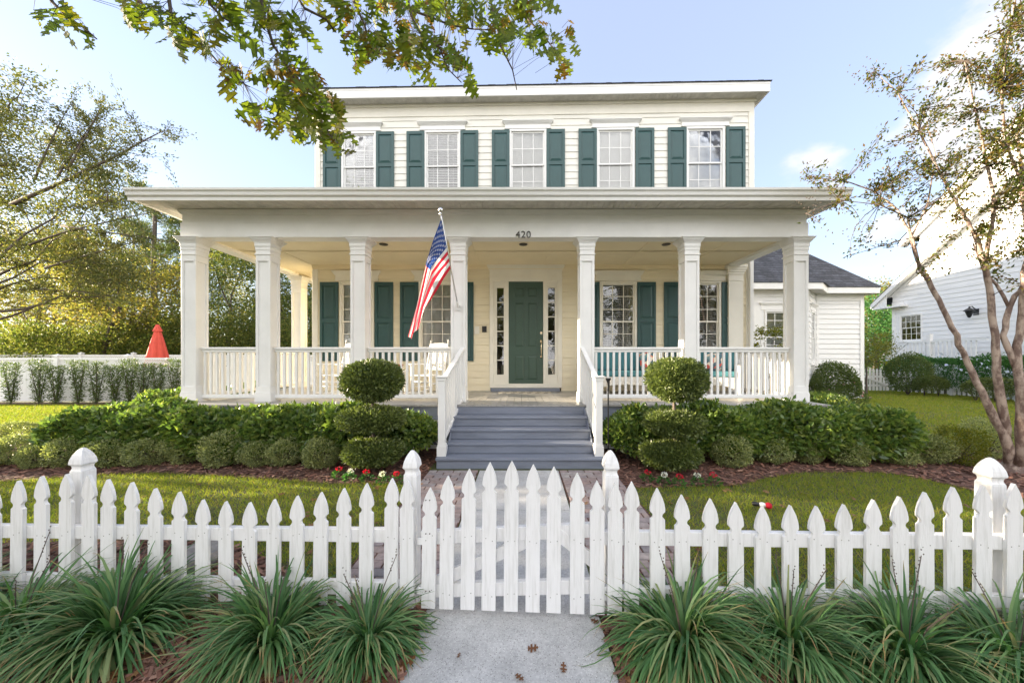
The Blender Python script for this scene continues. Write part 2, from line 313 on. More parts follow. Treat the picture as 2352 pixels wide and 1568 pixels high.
LM = {
 'hedge': leafmat('glossy_hedge_leaf', [(0.055,0.102,0.031),(0.116,0.186,0.046),(0.195,0.262,0.060),(0.085,0.147,0.041),(0.293,0.326,0.072)], .38, .26, .6),
 'topiary': leafmat('topiary_leaf', [(0.042,0.066,0.024),(0.114,0.150,0.043),(0.198,0.234,0.066),(0.066,0.096,0.031),(0.156,0.192,0.054)], .30, .35, .4),
 'yaupon': leafmat('grey_green_leaf', [(0.108,0.138,0.072),(0.264,0.300,0.132),(0.444,0.456,0.192),(0.180,0.222,0.102),(0.396,0.396,0.144)], .30, .4, .4),
 'yellow': leafmat('yellow_green_leaf', [(.09,.12,.02),(.16,.17,.02),(.22,.20,.025),(.07,.11,.02)], .45),
 'liriope': leafmat('strap_leaf', [(0.033,0.094,0.032),(0.065,0.160,0.052),(0.119,0.229,0.080),(0.049,0.126,0.042),(0.162,0.263,0.099),(0.281,0.286,0.136)], .25, .42, .28),
 'grass': leafmat('grass_blade', [(0.118,0.184,0.020),(0.198,0.259,0.027),(0.265,0.305,0.034),(0.344,0.276,0.068),(0.146,0.213,0.022)], .45, .6, .2, 1.5),
 'oak': leafmat('oak_leaf', [(0.108,0.158,0.018),(0.083,0.129,0.015),(0.149,0.182,0.020),(0.116,0.149,0.018),(0.099,0.145,0.018),(0.223,0.199,0.018),(0.091,0.132,0.015),(0.132,0.166,0.018),(0.099,0.140,0.015),(0.223,0.099,0.018),(0.116,0.158,0.018)], .55, .45, .3, 1.7),
 'wood': leafmat('woodland_leaf', [(.05,.08,.028),(.09,.12,.036),(.15,.165,.045),(.19,.175,.05),(.07,.10,.03)], .45, .6, .2, 1.8),
 'woody': leafmat('autumn_woodland_leaf', [(.12,.135,.045),(.19,.185,.055),(.26,.22,.06),(.21,.145,.06),(.15,.16,.05)], .5, .6, .2, 1.9),
 'live': leafmat('small_oak_leaf', [(.065,.08,.03),(.11,.125,.04),(.16,.16,.05),(.19,.16,.055),(.08,.10,.036)], .35, .5, .3, 1.6),
 'pine': leafmat('pine_needle', [(0.046,0.081,0.023),(0.092,0.121,0.031),(0.154,0.161,0.039)], .3, .6, .2),
 'green': leafmat('fresh_green_leaf', [(0.028,0.098,0.028),(0.063,0.168,0.042),(0.098,0.224,0.049)], .4, .5, .3),
 'podo': leafmat('narrow_shrub_leaf', [(.05,.085,.03),(.09,.13,.04),(.15,.19,.06),(.07,.105,.035)], .35, .45, .3),
 'myrtle': leafmat('myrtle_leaf', [(0.037,0.055,0.013),(0.074,0.098,0.018),(0.121,0.127,0.021),(0.158,0.103,0.020),(0.079,0.043,0.018),(0.050,0.074,0.016)], .5, .45, .3, 1.7),
 'ivory': leafmat('white_petal', [(.75,.75,.74),(.8,.78,.78)], .3), 'crimson': leafmat('red_petal', [(.5,.008,.03),(.65,.02,.06)], .3), 'blue': leafmat('pale_blue_petal', [(.45,.5,.75),(.6,.65,.85)], .3), 'pink': leafmat('pink_petal', [(.7,.25,.35),(.75,.4,.5)], .3),
}

# strap leaves dry to tan at their tips
t_=LM['liriope'].node_tree; at_=N(t_,'ShaderNodeAttribute',attribute_name='tip'); g_=N(t_,'ShaderNodeNewGeometry')
r1=N(t_,'ShaderNodeMath',operation='MULTIPLY_ADD'); t_.links.new(g_.outputs['Random Per Island'],r1.inputs[0]); r1.inputs[1].default_value=.22; t_.links.new(at_.outputs['Fac'],r1.inputs[2])
r2=N(t_,'ShaderNodeMapRange'); r2.inputs[1].default_value=1.0; r2.inputs[2].default_value=1.1; t_.links.new(r1.outputs[0],r2.inputs[0])
for l_ in [l for l in t_.links if l.from_node.type=='VALTORGB']:
    mi_=N(t_,'ShaderNodeMix',data_type='RGBA'); to_=l_.to_socket; fs_=l_.from_socket; t_.links.remove(l_)
    t_.links.new(r2.outputs[0],mi_.inputs[0]); t_.links.new(fs_,mi_.inputs[6]); mi_.inputs[7].default_value=(.34,.22,.10,1); t_.links.new(mi_.outputs[2],to_)
# ---------------------------------------------------------------- ground and paving
def sheet(name, poly, z, m, label=None):
    mb = MB(); mb.add([(x,y,z) for x,y in poly], [tuple(range(len(poly)))]); return tag(mb.build(name, m), kind='structure')
sheet('ground', [(-900,-60),(900,-60),(900,1500),(-900,1500)], 0, M['soil'])
EDGE_L = [tuple(gr(*p)[:2]) for p in ((-420,1112),(-200,1110),(0,1107),(220,1092),(367,1087),(533,1095),(666,1104),(784,1112),(950,1112))]
EDGE_R = [tuple(gr(*p)[:2]) for p in ((1440,1122),(1568,1120),(1701,1115),(1754,1100),(1851,1085),(2035,1087),(2134,1104),(2234,1129))] + [(6.0,3.7),(6.8,3.3),(9.5,3.1)]
bedL = EDGE_L + [(-1.32,4.47),(-1.32,6.5),(-6.6,6.5),(-6.6,10.0),(-8.2,10.0),(-8.6,7.2),(-9.5,6.5),(-13,6.6)]
bedR = EDGE_R + [(9.5,5.9),(7.2,6.3),(6.8,7.6),(6.3,10.6),(5.3,10.6),(5.3,6.5),(1.34,6.5),(1.34,4.32)]
bedL2 = [(-9,2.75),(-5,3.0),(-3.2,3.12),(-2.3,2.95),(-1.7,2.6),(-1.6,2.3),(-9,2.6)]
frontL = [(-12,.2),(-.60,.2),(-.60,2.28),(-2.2,2.36),(-12,2.75)]
frontR = [(.50,.2),(12,.2),(12,1.7),(.50,2.20)]
for p in (bedL, bedR, bedL2, frontL, frontR): sheet('mulch_bed', p, .008, M['mulch'])
def inpoly(P, poly):
    x, y = P[:,0], P[:,1]; ins = np.zeros(len(P), bool); n = len(poly)
    for i in range(n):
        x0,y0 = poly[i]; x1,y1 = poly[(i+1)%n]
        c = ((y0>y)!=(y1>y)) & (x < (x1-x0)*(y-y0)/((y1-y0)+1e-12)+x0); ins ^= c
    return ins
mb = MB()
for (y0,y1,xl0,xr0,xl1,xr1) in ((-1.5,.9,-.60,.49,-.60,.49),(.912,2.42,-.60,.49,-.60,.49),(2.432,3.68,-.59,.51,-.585,.53),(3.692,4.985,-.585,.53,-.58,.545)):
    mb.prism([(xl0,y0),(xr0,y0),(xr1,y1),(xl1,y1)], 'Z', -.05, .016)
tag(mb.build('path', M['concrete'], bevel=.006), kind='structure')
mb = MB()
for (xa, xb) in ((-1.30,-.60),(.56,1.32)):
    y = 2.46; row = 0
    while y < 4.96:
        x = xa - (.11 if row%2 else 0)
        while x < xb-.02:
            x1 = min(x+.225, xb); x0 = max(x, xa)
            if x1-x0 > .04: mb.cbox(((x0+x1)/2,y+.052,.004+random.uniform(-.002,.002)), x1-x0-.008, .097, .02)
            x += .232
        y += .106; row += 1
tag(mb.build('brick_border', M['brick'], bevel=.004, seg=1), kind='structure')
mb = MB(); mb.box(-1.32,-.60,2.44,4.98,-.05,.006); mb.box(.545,1.34,2.44,4.98,-.05,.006)
tag(mb.build('path_bed', M['mulch']), kind='structure')

# ---------------------------------------------------------------- house
HF = .81; YC = 6.40; YW = 8.60
HOUSE = empty('house', (.3, 7.0, 0)); tag(HOUSE, 'two storey cream and white house with columned front porch and green shutters', 'house')
def part(mb, name, mats, parent=None, **k):
    o = mb.build(name, mats, parent or HOUSE, **k)
    if (parent or HOUSE) is HOUSE: o.matrix_parent_inverse = Matrix.Translation((-.3,-7.0,0))
    return o
def siding(mb, u0, u1, z0, z1, openings=(), expo=.163, proud=.021):
    z = z0
    while z < z1-1e-4:
        t = min(z+expo, z1); cuts = sorted({z,t} | {c for o in openings for c in (o[2],o[3]) if z<c<t})
        for a,b in zip(cuts, cuts[1:]):
            mid = (a+b)/2; iv = [(u0,u1)]
            for (a0,a1,b0,b1) in openings:
                if b0 < mid < b1:
                    nv = []
                    for (p,q) in iv:
                        if a1<=p or a0>=q: nv.append((p,q)); continue
                        if a0>p: nv.append((p,a0))
                        if a1<q: nv.append((a1,q))
                    iv = nv
            ya, yb = -proud*(1-(a-z)/expo), -proud*(1-(b-z)/expo)
            for p,q in iv:
                mb.add([(p,ya,a),(q,ya,a),(q,yb,b),(p,yb,b)], [(0,1,2,3)])
                if a==z: mb.add([(p,0,a),(q,0,a),(q,ya,a),(p,ya,a)], [(0,1,2,3)])
        z = t
def frame(mb, u0,u1,z0,z1,w,y0,y1,m=0):
    mb.box(u0,u1,y0,y1,z1-w,z1,m); mb.box(u0,u1,y0,y1,z0,z0+w,m); mb.box(u0,u0+w,y0,y1,z0+w,z1-w,m); mb.box(u1-w,u1,y0,y1,z0+w,z1-w,m)
def crown(mb, u0, u1, z0, h, d=.0, y0=-.03):
    mb.box(u0,u1,y0,.0,z0,z0+h*.55)
    for i in range(4):
        e = .02+.016*i; mb.box(u0-e,u1+e,y0-.012-.016*i,.0,z0+h*(.55+.1125*i)+.0005,z0+h*(.55+.1125*(i+1)))
    mb.box(u0-.015,u1+.015,y0-.012,.0,z0-.02,z0-.0005)
def window(Mx, u0, u1, z0, z1, cols, rows, blind, tm, cr=.22, zm=None, parent=None, curtain=False, sill=True):
    w = .055; mb = MB(Mx); frame(mb,u0-w,u1+w,z0-w,z1+w,w,-.035,.04)
    if sill: mb.box(u0-.09,u1+.09,-.06,.0,z0-w-.045,z0-w-.0005)
    win = part(mb, 'window', M[tm], parent, bevel=.004, seg=1)
    zm = zm or (z0+z1)/2; mb = MB(Mx)
    for (a,b,y) in ((zm-.018,z1,.0),(z0,zm+.018,.022)):
        frame(mb,u0,u1,a,b,.036,y,y+.02)
        for i in range(1,cols): x = u0+(u1-u0)*i/cols; mb.box(x-.009,x+.009,y+.004,y+.013,a+.036,b-.036)
        for j in range(1,rows): z = a+(b-a)*j/rows; mb.box(u0+.036,u1-.036,y+.005,y+.0122,z-.009,z+.009)
    mb.build('sash', M[tm], win)
    mb = MB(Mx); mb.box(u0+.036,u1-.036,.008,.011,zm+.018,z1-.036); mb.box(u0+.036,u1-.036,.031,.034,z0+.036,zm-.018); mb.build('pane', M['glass'], win)
    mb = MB(Mx); p, tilt = {'closed':(.030,R(68)),'half':(.042,R(45)),'open':(.047,R(26))}[blind]
    z = z0+.03; dz = .024
    while z < z1-.03:
        c, s = math.cos(tilt)*dz, math.sin(tilt)*dz
        mb.add([(u0+.01,.085-c,z-s),(u1-.01,.085-c,z-s),(u1-.01,.085+c,z+s),(u0+.01,.085+c,z+s)], [(0,1,2,3)]); z += p
    mb.box(u0+.01,u1-.01,.06,.11,z1-.04,z1)
    for x in (u0+.15,u1-.15): mb.box(x-.002,x+.002,.058,.062,z0+.02,z1-.04)
    mb.build('blind', M['slat'], win)
    if curtain:
        mb = MB(Mx); k = 18
        for (a,b) in ((u1-.22,u1+.02),):
            pts = [(a+(b-a)*i/k, .16+.02*math.sin(i*2.1)) for i in range(k+1)]
            mb.add([(x,y,z0-.05) for x,y in pts]+[(x,y,z1+.02) for x,y in pts], [(i,i+1,k+2+i,k+1+i) for i in range(k)])
        mb.build('curtain', M['curtain'], win)
    if cr:
        mb = MB(Mx); crown(mb,u0-w-.10,u1+w+.10,z1+w+.025,cr); mb.build('window_crown', M[tm], win)
    return win
def shutter(Mx, u0, u1, z0, z1, zm):
    mb = MB(Mx); mb.box(u0,u1,-.032,-.018,z0,z1)
    e = .062
    mb.box(u0,u0+e,-.05,-.0325,z0,z1); mb.box(u1-e,u1,-.05,-.0325,z0,z1)
    for a,b in ((z0,z0+.075),(zm-.045,zm+.045),(z1-.075,z1)): mb.box(u0+e,u1-e,-.05,-.0325,a,b)
    for a,b in ((z0+.075,zm-.045),(zm+.045,z1-.075)):
        g, s = .012, .05; x0,x1,a,b = u0+e+g,u1-e-g,a+g,b-g
        mb.add([(x0,-.033,a),(x1,-.033,a),(x1,-.033,b),(x0,-.033,b),(x0+s,-.05,a+s),(x1-s,-.05,a+s),(x1-s,-.05,b-s),(x0+s,-.05,b-s)],
               [(4,5,6,7),(0,1,5,4),(1,2,6,5),(2,3,7,6),(3,0,4,7)])
    part(mb, 'shutter', M['shutter'])
WXL, WXR = XA(720,YW), XA(1724,YW)
ZCE = 3.90                                    # porch ceiling
MW = Matrix.Translation((0,YW,0))
# ground floor front wall
zt, zb, zmid = ZA(651,YW), ZA(826,YW), ZA(739,YW)
wins = [(XA(786,YW),XA(855,YW)),(XA(967,YW),XA(1040,YW)),(XA(1382,YW),XA(1457,YW)),(XA(1574,YW),XA(1650,YW))]
DX0,DX1,DZ0,DZ1 = XA(1168.3,YW),XA(1247.7,YW),ZA(887,YW),ZA(646,YW)
SX0,SX1 = XA(1124.7,YW),XA(1290.4,YW)
ops = [(a-.05,b+.05,zb-.05,zt+.05) for a,b in wins] + [(SX0+.02,SX1-.02,HF,DZ1+.05)]
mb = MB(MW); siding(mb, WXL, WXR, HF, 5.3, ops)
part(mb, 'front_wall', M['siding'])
mb = MB()
mb.box(WXL-.016,WXL+.12,YW-.03,YW+.10,HF,5.2); part(mb, 'corner_board', M['trim'], bevel=.004, seg=1); mb = MB(); mb.box(WXR-.12,WXR+.016,YW-.03,YW+.10,.1,5.2)
part(mb, 'corner_board', M['trim'], bevel=.004, seg=1)
# side and back walls, floors, so that rooms are dark behind the glass
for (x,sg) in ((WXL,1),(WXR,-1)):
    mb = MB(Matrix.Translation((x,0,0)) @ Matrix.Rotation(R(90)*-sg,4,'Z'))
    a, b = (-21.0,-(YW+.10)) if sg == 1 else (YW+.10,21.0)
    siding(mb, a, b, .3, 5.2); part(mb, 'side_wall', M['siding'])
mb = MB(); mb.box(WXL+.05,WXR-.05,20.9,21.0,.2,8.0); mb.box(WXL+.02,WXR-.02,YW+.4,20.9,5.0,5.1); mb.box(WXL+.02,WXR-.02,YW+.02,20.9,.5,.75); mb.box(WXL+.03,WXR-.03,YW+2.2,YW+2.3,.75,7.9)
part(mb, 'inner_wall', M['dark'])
for i,(a,b) in enumerate(wins):
    window(MW, a, b, zb, zt, 3, 3, 'closed' if i<2 else 'open', 'trim', curtain=i>1)
for (a,b) in ((737,778.5),(862,904),(920,962),(1046,1088),(1333,1376),(1463,1505),(1524,1566),(1656,1701)):
    shutter(MW, XA(a,YW), XA(b,YW), ZA(829,YW), ZA(648.5,YW), ZA(736,YW))
# door with sidelights
mb = MB(MW)
frame(mb, SX0, SX1, HF+.08, DZ1+.09, .10, -.045, .05)
for a,b in ((XA(1160,YW),DX0),(DX1,XA(1256,YW))): mb.box(a,b,-.038,.05,HF+.16,DZ1-.01)
mb.box(SX0+.10,SX1-.10,-.030,.05,DZ1+.0005,DZ1+.012)
GL = [(XA(1141.5,YW),XA(1157.2,YW)),(XA(1258.5,YW),XA(1274.2,YW))]; gz0,gz1 = ZA(860,YW),ZA(661.5,YW)
for k,(a,b) in enumerate(GL):
    lo,hi = (SX0+.10,XA(1160,YW)) if k==0 else (XA(1256,YW),SX1-.10)
    mb.box(lo,a-.001,-.02,.03,gz0,gz1); mb.box(b+.001,hi,-.02,.03,gz0,gz1); mb.box(lo,hi,-.02,.03,gz1,DZ1); mb.box(lo,hi,-.02,.03,HF+.16,gz0)
    frame(mb,a-.03,b+.03,gz0-.03,gz1+.03,.03,-.034,-.0205)
    for j in range(1,6): z = gz0+(gz1-gz0)*j/6; mb.box(a,b,-.012,.01,z-.012,z+.012)
DS = part(mb, 'door_surround', M['trim'], bevel=.003, seg=1)
mb = MB(MW); crown(mb, SX0, SX1, DZ1+.10, .30); mb.build('door_crown', M['trim'], DS)
for a,b in GL:
    mb = MB(MW); mb.box(a,b,.0,.004,gz0,gz1); mb.build('sidelight_pane', M['glass'], DS)
mb = MB(MW); mb.box(DX0+.004,DX1-.004,.0,.04,DZ0,DZ1)
w = DX1-DX0; cols = [(DX0+w*.165,DX0+w*.455),(DX0+w*.545,DX0+w*.835)]
rows = [(ZA(704,YW),ZA(660,YW)),(ZA(797,YW),ZA(694.5,YW)),(ZA(873,YW),ZA(816,YW))]
rows[0] = (ZA(683,YW),ZA(660,YW))
zz = [DZ0,rows[2][0],rows[2][1],rows[1][0],rows[1][1],rows[0][0],rows[0][1],DZ1]
xs = [DX0+.004,cols[0][0],cols[0][1],cols[1][0],cols[1][1],DX1-.004]
for i in (0,2,4): mb.box(xs[i],xs[i+1],-.012,-.0005,DZ0,DZ1)
for j in (0,2,4,6):
    for i in (1,3): mb.box(xs[i],xs[i+1],-.012,-.0005,zz[j],zz[j+1])
for (x0,x1) in cols:
    for (a,b) in rows:
        g,s = .014,.035
        mb.add([(x0+g,-.001,a+g),(x1-g,-.001,a+g),(x1-g,-.001,b-g),(x0+g,-.001,b-g),(x0+g+s,-.011,a+g+s),(x1-g-s,-.011,a+g+s),(x1-g-s,-.011,b-g-s),(x0+g+s,-.011,b-g-s)],
               [(4,5,6,7),(0,1,5,4),(1,2,6,5),(2,3,7,6),(3,0,4,7)])
DOOR = part(mb, 'front_door', M['doorg'])
hx = XA(1243,YW); Yh = YW-.012
mb = MB(); h0 = ZA(783,YW); h1 = ZA(818,YW)
mb.prism([(hx+.028*math.cos(t)*(1),h0-.01+.05*math.sin(t)) for t in [i*math.pi/8 for i in range(16)]],'Y',Yh-.012,Yh)
mb.prism([(hx+.024*math.cos(t),h1-.01+.035*math.sin(t)) for t in [i*math.pi/8 for i in range(16)]],'Y',Yh-.012,Yh)
mb.tube([(hx,Yh-.01,h0-.02),(hx,Yh-.05,h0-.05),(hx,Yh-.06,h0-.14),(hx,Yh-.055,h0-.24),(hx,Yh-.03,h1+.03),(hx,Yh-.008,h1)],[.008,.010,.012,.012,.010,.008]); mb.cbox((hx,Yh-.04,h0+.005),.02,.06,.012)
mb.build('handle', M['brass'], DOOR, smooth=True)
mb = MB(); zc = ZA(764.5,YW); mb.prism([(hx+.03*math.cos(t),zc+.038*math.sin(t)) for t in [i*math.pi/8 for i in range(16)]],'Y',Yh-.014,Yh); mb.prism([(hx+.012*math.cos(t),zc+.012*math.sin(t)) for t in [i*math.pi/6 for i in range(12)]],'Y',Yh-.026,Yh-.0145)
mb.build('deadbolt', M['brass'], DOOR, bevel=.003)
mb = MB(); mb.box(XA(1127,8.4),XA(1286,8.4),YW-.17,YW+.02,HF+.003,HF+.075); part(mb,'door_step',M['grey'],bevel=.005)
mb = MB(MW); mb.box(XA(1107.5,YW),XA(1118,YW),-.03,-.012,ZA(763,YW),ZA(749,YW)); mb.box(XA(1109,YW),XA(1116.5,YW),-.035,-.0305,ZA(757,YW),ZA(751,YW)); part(mb,'doorbell',M['black'],bevel=.003)
mb = MB(MW); mb.box(XA(1090,YW),XA(1101,YW),-.024,-.012,ZA(767,YW),ZA(749,YW)); part(mb,'wall_plate',M['trim'],bevel=.003)
# upper storey, turned a touch towards the right
MU = Matrix.Translation((.2,YW,0)) @ Matrix.Rotation(R(-1.25),4,'Z') @ Matrix.Translation((-.2,0,0))
ULX,URX = XA(724,YW)-.04,XA(1722,YW)+.0
UZ = 7.90; uzt, uzm = ZA(303,YW), ZA(379,YW); uzb = uzm-(uzt-uzm)
uw = [(XA(785,YW),XA(857,YW)),(XA(978.5,YW),XA(1053,YW)),(XA(1174.5,YW),XA(1250,YW)),(XA(1373.5,YW),XA(1450,YW)),(XA(1576,YW),XA(1653,YW))]
uops = [(a-.05,b+.05,uzb-.05,uzt+.05) for a,b in uw]
mb = MB(MU); siding(mb, ULX, URX, 5.06, UZ-.30, uops, proud=.014); part(mb,'upper_wall',M['upper'])
mb = MB(MU)
mb.box(ULX-.02,ULX+.11,-.03,.1,5.1,UZ-.30); mb.box(URX-.11,URX+.02,-.03,.1,5.1,UZ-.30)
mb.box(ULX-.022,URX+.022,-.026,.1,UZ-.2995,UZ-.07); mb.box(ULX-.05,URX+.05,-.06,.1,UZ-.0695,UZ)
part(mb,'frieze_board',M['trim'],bevel=.004,seg=1)
for (x,sg) in ((ULX,1),(URX,-1)):
    mb = MB(MU @ Matrix.Translation((x,0,0)) @ Matrix.Rotation(R(90)*-sg,4,'Z'))
    a,b = (-12.2,-.1) if sg==1 else (.1,12.2)
    siding(mb,a,b,5.06,UZ); part(mb,'upper_side_wall',M['upper'])
for i,(a,b) in enumerate(uw):
    window(MU, a, b, uzb, uzt, 3, 2, 'half' if i<2 else 'closed', 'white', cr=.17)
for (a,b) in ((738,779.5),(862,903.5),(933,974.5),(1057.5,1098.5),(1130,1170.5),(1255,1297),(1328,1369.5),(1457,1499),(1530,1571.5),(1660.5,1703)):
    shutter(MU, XA(a,YW), XA(b,YW), uzb-.06, uzt+.03, uzm+.02)
ov = .30; e0,e1 = ULX-.21,URX+.21
mb = MB(MU)
mb.box(e0+.03,e1-.03,-ov+.03,13.0,UZ+.001,UZ+.03)
k = int((e1-e0-.1)/.105)
for i in range(k): x = e0+.05+i*.105; mb.box(x,x+(.092 if i%4==0 else .099),-ov+.035,-.062,UZ-.012+random.uniform(0,.002),UZ+.0005)
part(mb,'upper_soffit',M['soffit'])
mb = MB(MU); mb.box(e0,e1,-ov,-ov+.028,UZ-.02,UZ+.205); mb.box(e0,e0+.028,-ov+.0285,13,UZ-.02,UZ+.205); mb.box(e1-.028,e1,-ov+.0285,13,UZ-.02,UZ+.205); mb.box(e0-.006,e1+.006,-ov-.006,-ov-.0005,UZ+.15,UZ+.205)
part(mb,'fascia',M['white'],bevel=.003,seg=1)
mb = MB(MU); z = UZ+.206; mb.prism([(e0-.03,z),(e1+.03,z),(e1+.03,z+.008),(e0-.03,z+.008)],'Y',-ov-.03,13.03)
hy = 6.3; rx = (e1-e0)/2
mb.add([(e0-.02,-ov-.02,z+.009),(e1+.02,-ov-.02,z+.009),(e1+.02,13.02,z+.009),(e0-.02,13.02,z+.009),(e0+5.0,hy-.4,z+1.7),(e1-5.0,hy-.4,z+1.7)],[(0,1,5,4),(1,2,5),(2,3,4,5),(3,0,4)])
x = e0-.03
while x < e1: # uneven shingle tabs along the edge
    q = random.uniform(.15,.32); mb.box(x,min(x+q-.01,e1+.03),-ov-.035,-ov+.1,z+.0085,z+.0095+random.uniform(.001,.013)); x += q
part(mb,'upper_roof',M['shingle'])
# porch: floor, steps, beam, ceiling, eave
PXL, PXR = -6.24, XA(1856,YC)
mb = MB()
y0 = 6.02
for i in range(8): # deck boards run back towards the wall
    pass
x = PXL-.08
while x < PXR+.08:
    x1 = min(x+.138, PXR+.09); mb.box(x,x1-.004,y0,YW-.03,HF-.03,HF); x = x1
x = PXL-.08
while x < WXL-.03:
    x1 = min(x+.138, WXL-.02); mb.box(x,x1-.004,YW-.029,12.9,HF-.03,HF); x = x1
part(mb,'porch_floor',M['floor'])
mb = MB(); mb.box(PXL-.06,PXR+.07,y0+.03,y0+.07,.55,HF-.031); mb.box(PXL-.06,PXL-.02,y0+.075,12.9,.55,HF-.031); mb.box(PXR+.03,PXR+.07,y0+.075,YW,.55,HF-.031)
mb.box(PXL,PXR,y0+.25,y0+.28,0,.55)
part(mb,'porch_skirt',M['grey'])
for (a,b) in ((-2.6,-1.16),(1.16,2.6)):
    mb = MB(); mb.box(a,b,y0+.06,y0+.085,.48,.549); mb.box(a,b,y0+.06,y0+.085,.04,.10)
    t = a-.5
    while t < b:
        for s in (1,-1):
            p0,p1 = (t,t+.40) if s==1 else (t+.40,t)
            pa,pb = Vector((p0,y0+.07+.008*s,.09)),Vector((p1,y0+.07+.008*s,.49))
            if min(p0,p1)>=a-.01 and max(p0,p1)<=b+.01: mb.bar(pa,pb,.014,.03,up=(0,1,0))
        t += .10
    part(mb,'lattice_panel',M['white'])
mb = MB()
NY = [6.02,5.78,5.54,5.30,5.06]; NZ = [HF,.648,.486,.324,.162]
for i in range(1,5):
    hw = 1.12 if i<4 else 1.235
    mb.box(-hw,hw,NY[i],NY[i-1]+.02,NZ[i]-.035,NZ[i])
    mb.box(-hw+.01,hw-.01,NY[i]+.025,NY[i]+.045,NZ[i]-.162 if i==4 else NZ[i]-.1615,NZ[i]-.0355)
mb.box(-1.11,1.11,NY[0]+.012,NY[0]+.029,NZ[1]+.0005,HF-.031)
for s in (-1,1): mb.prism([(5.10,0),(6.05,0),(6.05,.77),(5.80,.61),(5.56,.45),(5.32,.285),(5.10,.125)],'X',s*1.10-.02*(s<0),s*1.10+.02*(s>0))
part(mb,'porch_steps',M['grey'],bevel=.006)
# columns
def column(x, y, name='porch_column'):
    mb = MB(); h = .135; zb0, zp0, zp1, ztop = HF, HF+.29, 3.40, 3.84
    c = h-.024
    mb.box(x-c,x+c,y-c,y+c,zb0,ztop)
    for sx in (-1,1):
        for sy in (-1,1):
            xa,xb = sorted((x+sx*h, x+sx*(h-.045))); ya,yb = sorted((y+sy*h, y+sy*(h-.045)))
            mb.box(xa,xb,ya,yb,zp0,zp1)
    mb.box(x-h,x+h,y-h,y+h,zb0+.17,zp0-.0005); mb.box(x-h,x+h,y-h,y+h,zp1+.0005,3.60)
    mb.box(x-h-.012,x+h+.012,y-h-.012,y+h+.012,zb0+.001,zb0+.165); mb.box(x-h-.006,x+h+.006,y-h-.006,y+h+.006,zb0+.1655,zb0+.185)
    mb.box(x-h-.014,x+h+.014,y-h-.014,y+h+.014,3.515,3.535)
    mb.box(x-h-.006,x+h+.006,y-h-.006,y+h+.006,3.6005,3.665); mb.box(x-h-.014,x+h+.014,y-h-.014,y+h+.014,3.6655,3.735)
    for i in range(5):
        e = .022+.015*i; mb.box(x-h-e,x+h+e,y-h-e,y+h+e,3.7355+.021*i,3.756+.021*i-.0005)
    return part(mb,name,M['white'],bevel=.004)
yc = YC+.135
COLX = [-6.10,-4.73,-2.99,-1.145,1.23,3.16,5.165]
for x in COLX: column(x,yc)
column(-6.10,9.62); column(-6.10,12.6)
mb = MB(); px0,px1 = XA(1674,8.5),XA(1707,8.5)
mb.box(px0,px1,YW-.10,YW-.02,HF,3.88); 
for i in range(4): e=.02+.018*i; mb.box(px0-e,px1+e,YW-.10-e,YW-.02,3.66+.055*i,3.7145+.055*i)
mb.box(px0-.012,px1+.012,YW-.112,YW-.02,3.50,3.53)
part(mb,'pilaster',M['trim'],bevel=.004)
# beam all round the porch
def beamrun(mb, x0,x1,y0,y1):
    mb.box(x0,x1,y0,y1,3.84,4.34)
mb = MB(); by = YC+.02
beamrun(mb,PXL+.005,PXR-.005,by,by+.24); beamrun(mb,PXL+.005,PXL+.24,by+.241,12.8); beamrun(mb,PXR-.24,PXR-.005,by+.241,YW-.0)
mb.box(PXL-.012,PXR+.012,by-.018,by-.0005,3.8405,4.105); mb.box(PXL-.012,PXL+.0045,by,12.8,3.8405,4.105); mb.box(PXR-.0045,PXR+.012,by,YW,3.8405,4.105)
for i in range(4): mb.box(PXL-.01-.014*i,PXR+.01+.014*i,by-.016-.014*i,by-.0005,4.255+.021*i,4.2755+.021*i)
part(mb,'porch_beam',M['white'],bevel=.003,seg=1)
txt = bpy.data.curves.new('house_number','FONT'); txt.body = '420'; txt.size = .178; txt.extrude = .008; txt.align_x = 'CENTER'; txt.space_character = 1.1
to = bpy.data.objects.new('tmp',txt); C.objects.link(to)
bpy.context.view_layer.update()
me = bpy.data.meshes.new_from_object(to.evaluated_get(bpy.context.evaluated_depsgraph_get())); bpy.data.objects.remove(to)
no = bpy.data.objects.new('house_number',me); C.objects.link(no); me.materials.clear(); me.materials.append(M['bronze'])
no.rotation_euler = (R(90),0,0); no.location = (XA(1202,YC),by-.028,ZA(546.5,YC)); no.parent = HOUSE; no.matrix_parent_inverse = Matrix.Translation((-.3,-7.0,0))
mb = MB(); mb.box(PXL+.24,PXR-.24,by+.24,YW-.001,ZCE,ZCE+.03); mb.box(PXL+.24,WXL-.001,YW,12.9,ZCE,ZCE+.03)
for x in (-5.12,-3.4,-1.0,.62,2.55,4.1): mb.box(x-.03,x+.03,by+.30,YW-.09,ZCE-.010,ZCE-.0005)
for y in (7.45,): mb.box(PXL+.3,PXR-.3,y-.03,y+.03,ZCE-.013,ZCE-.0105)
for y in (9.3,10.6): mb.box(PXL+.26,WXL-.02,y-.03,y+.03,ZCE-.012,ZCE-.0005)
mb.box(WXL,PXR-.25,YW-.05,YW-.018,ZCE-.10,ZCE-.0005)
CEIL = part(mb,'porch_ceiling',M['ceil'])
for x in (881,1202,1530):
    Y = 6.98; c = at(x,556,Y); mb = MB(); mb.lathe((c.x,Y,ZCE-.016),[(.075,.0),(.085,.006),(.085,.012)],20); mb.build('recessed_light',M['bronze'],CEIL)
EXL,EXR,EY = XA(281,5.86),XA(1962,5.86),5.90
mb = MB(); mb.box(EXL+.04,EXR-.04,EY+.03,by+.1,4.356,4.365); mb.box(EXL+.04,PXL+.1,by+.1005,12.9,4.356,4.365); mb.box(PXR-.1,EXR-.04,by+.1005,YW,4.356,4.365)
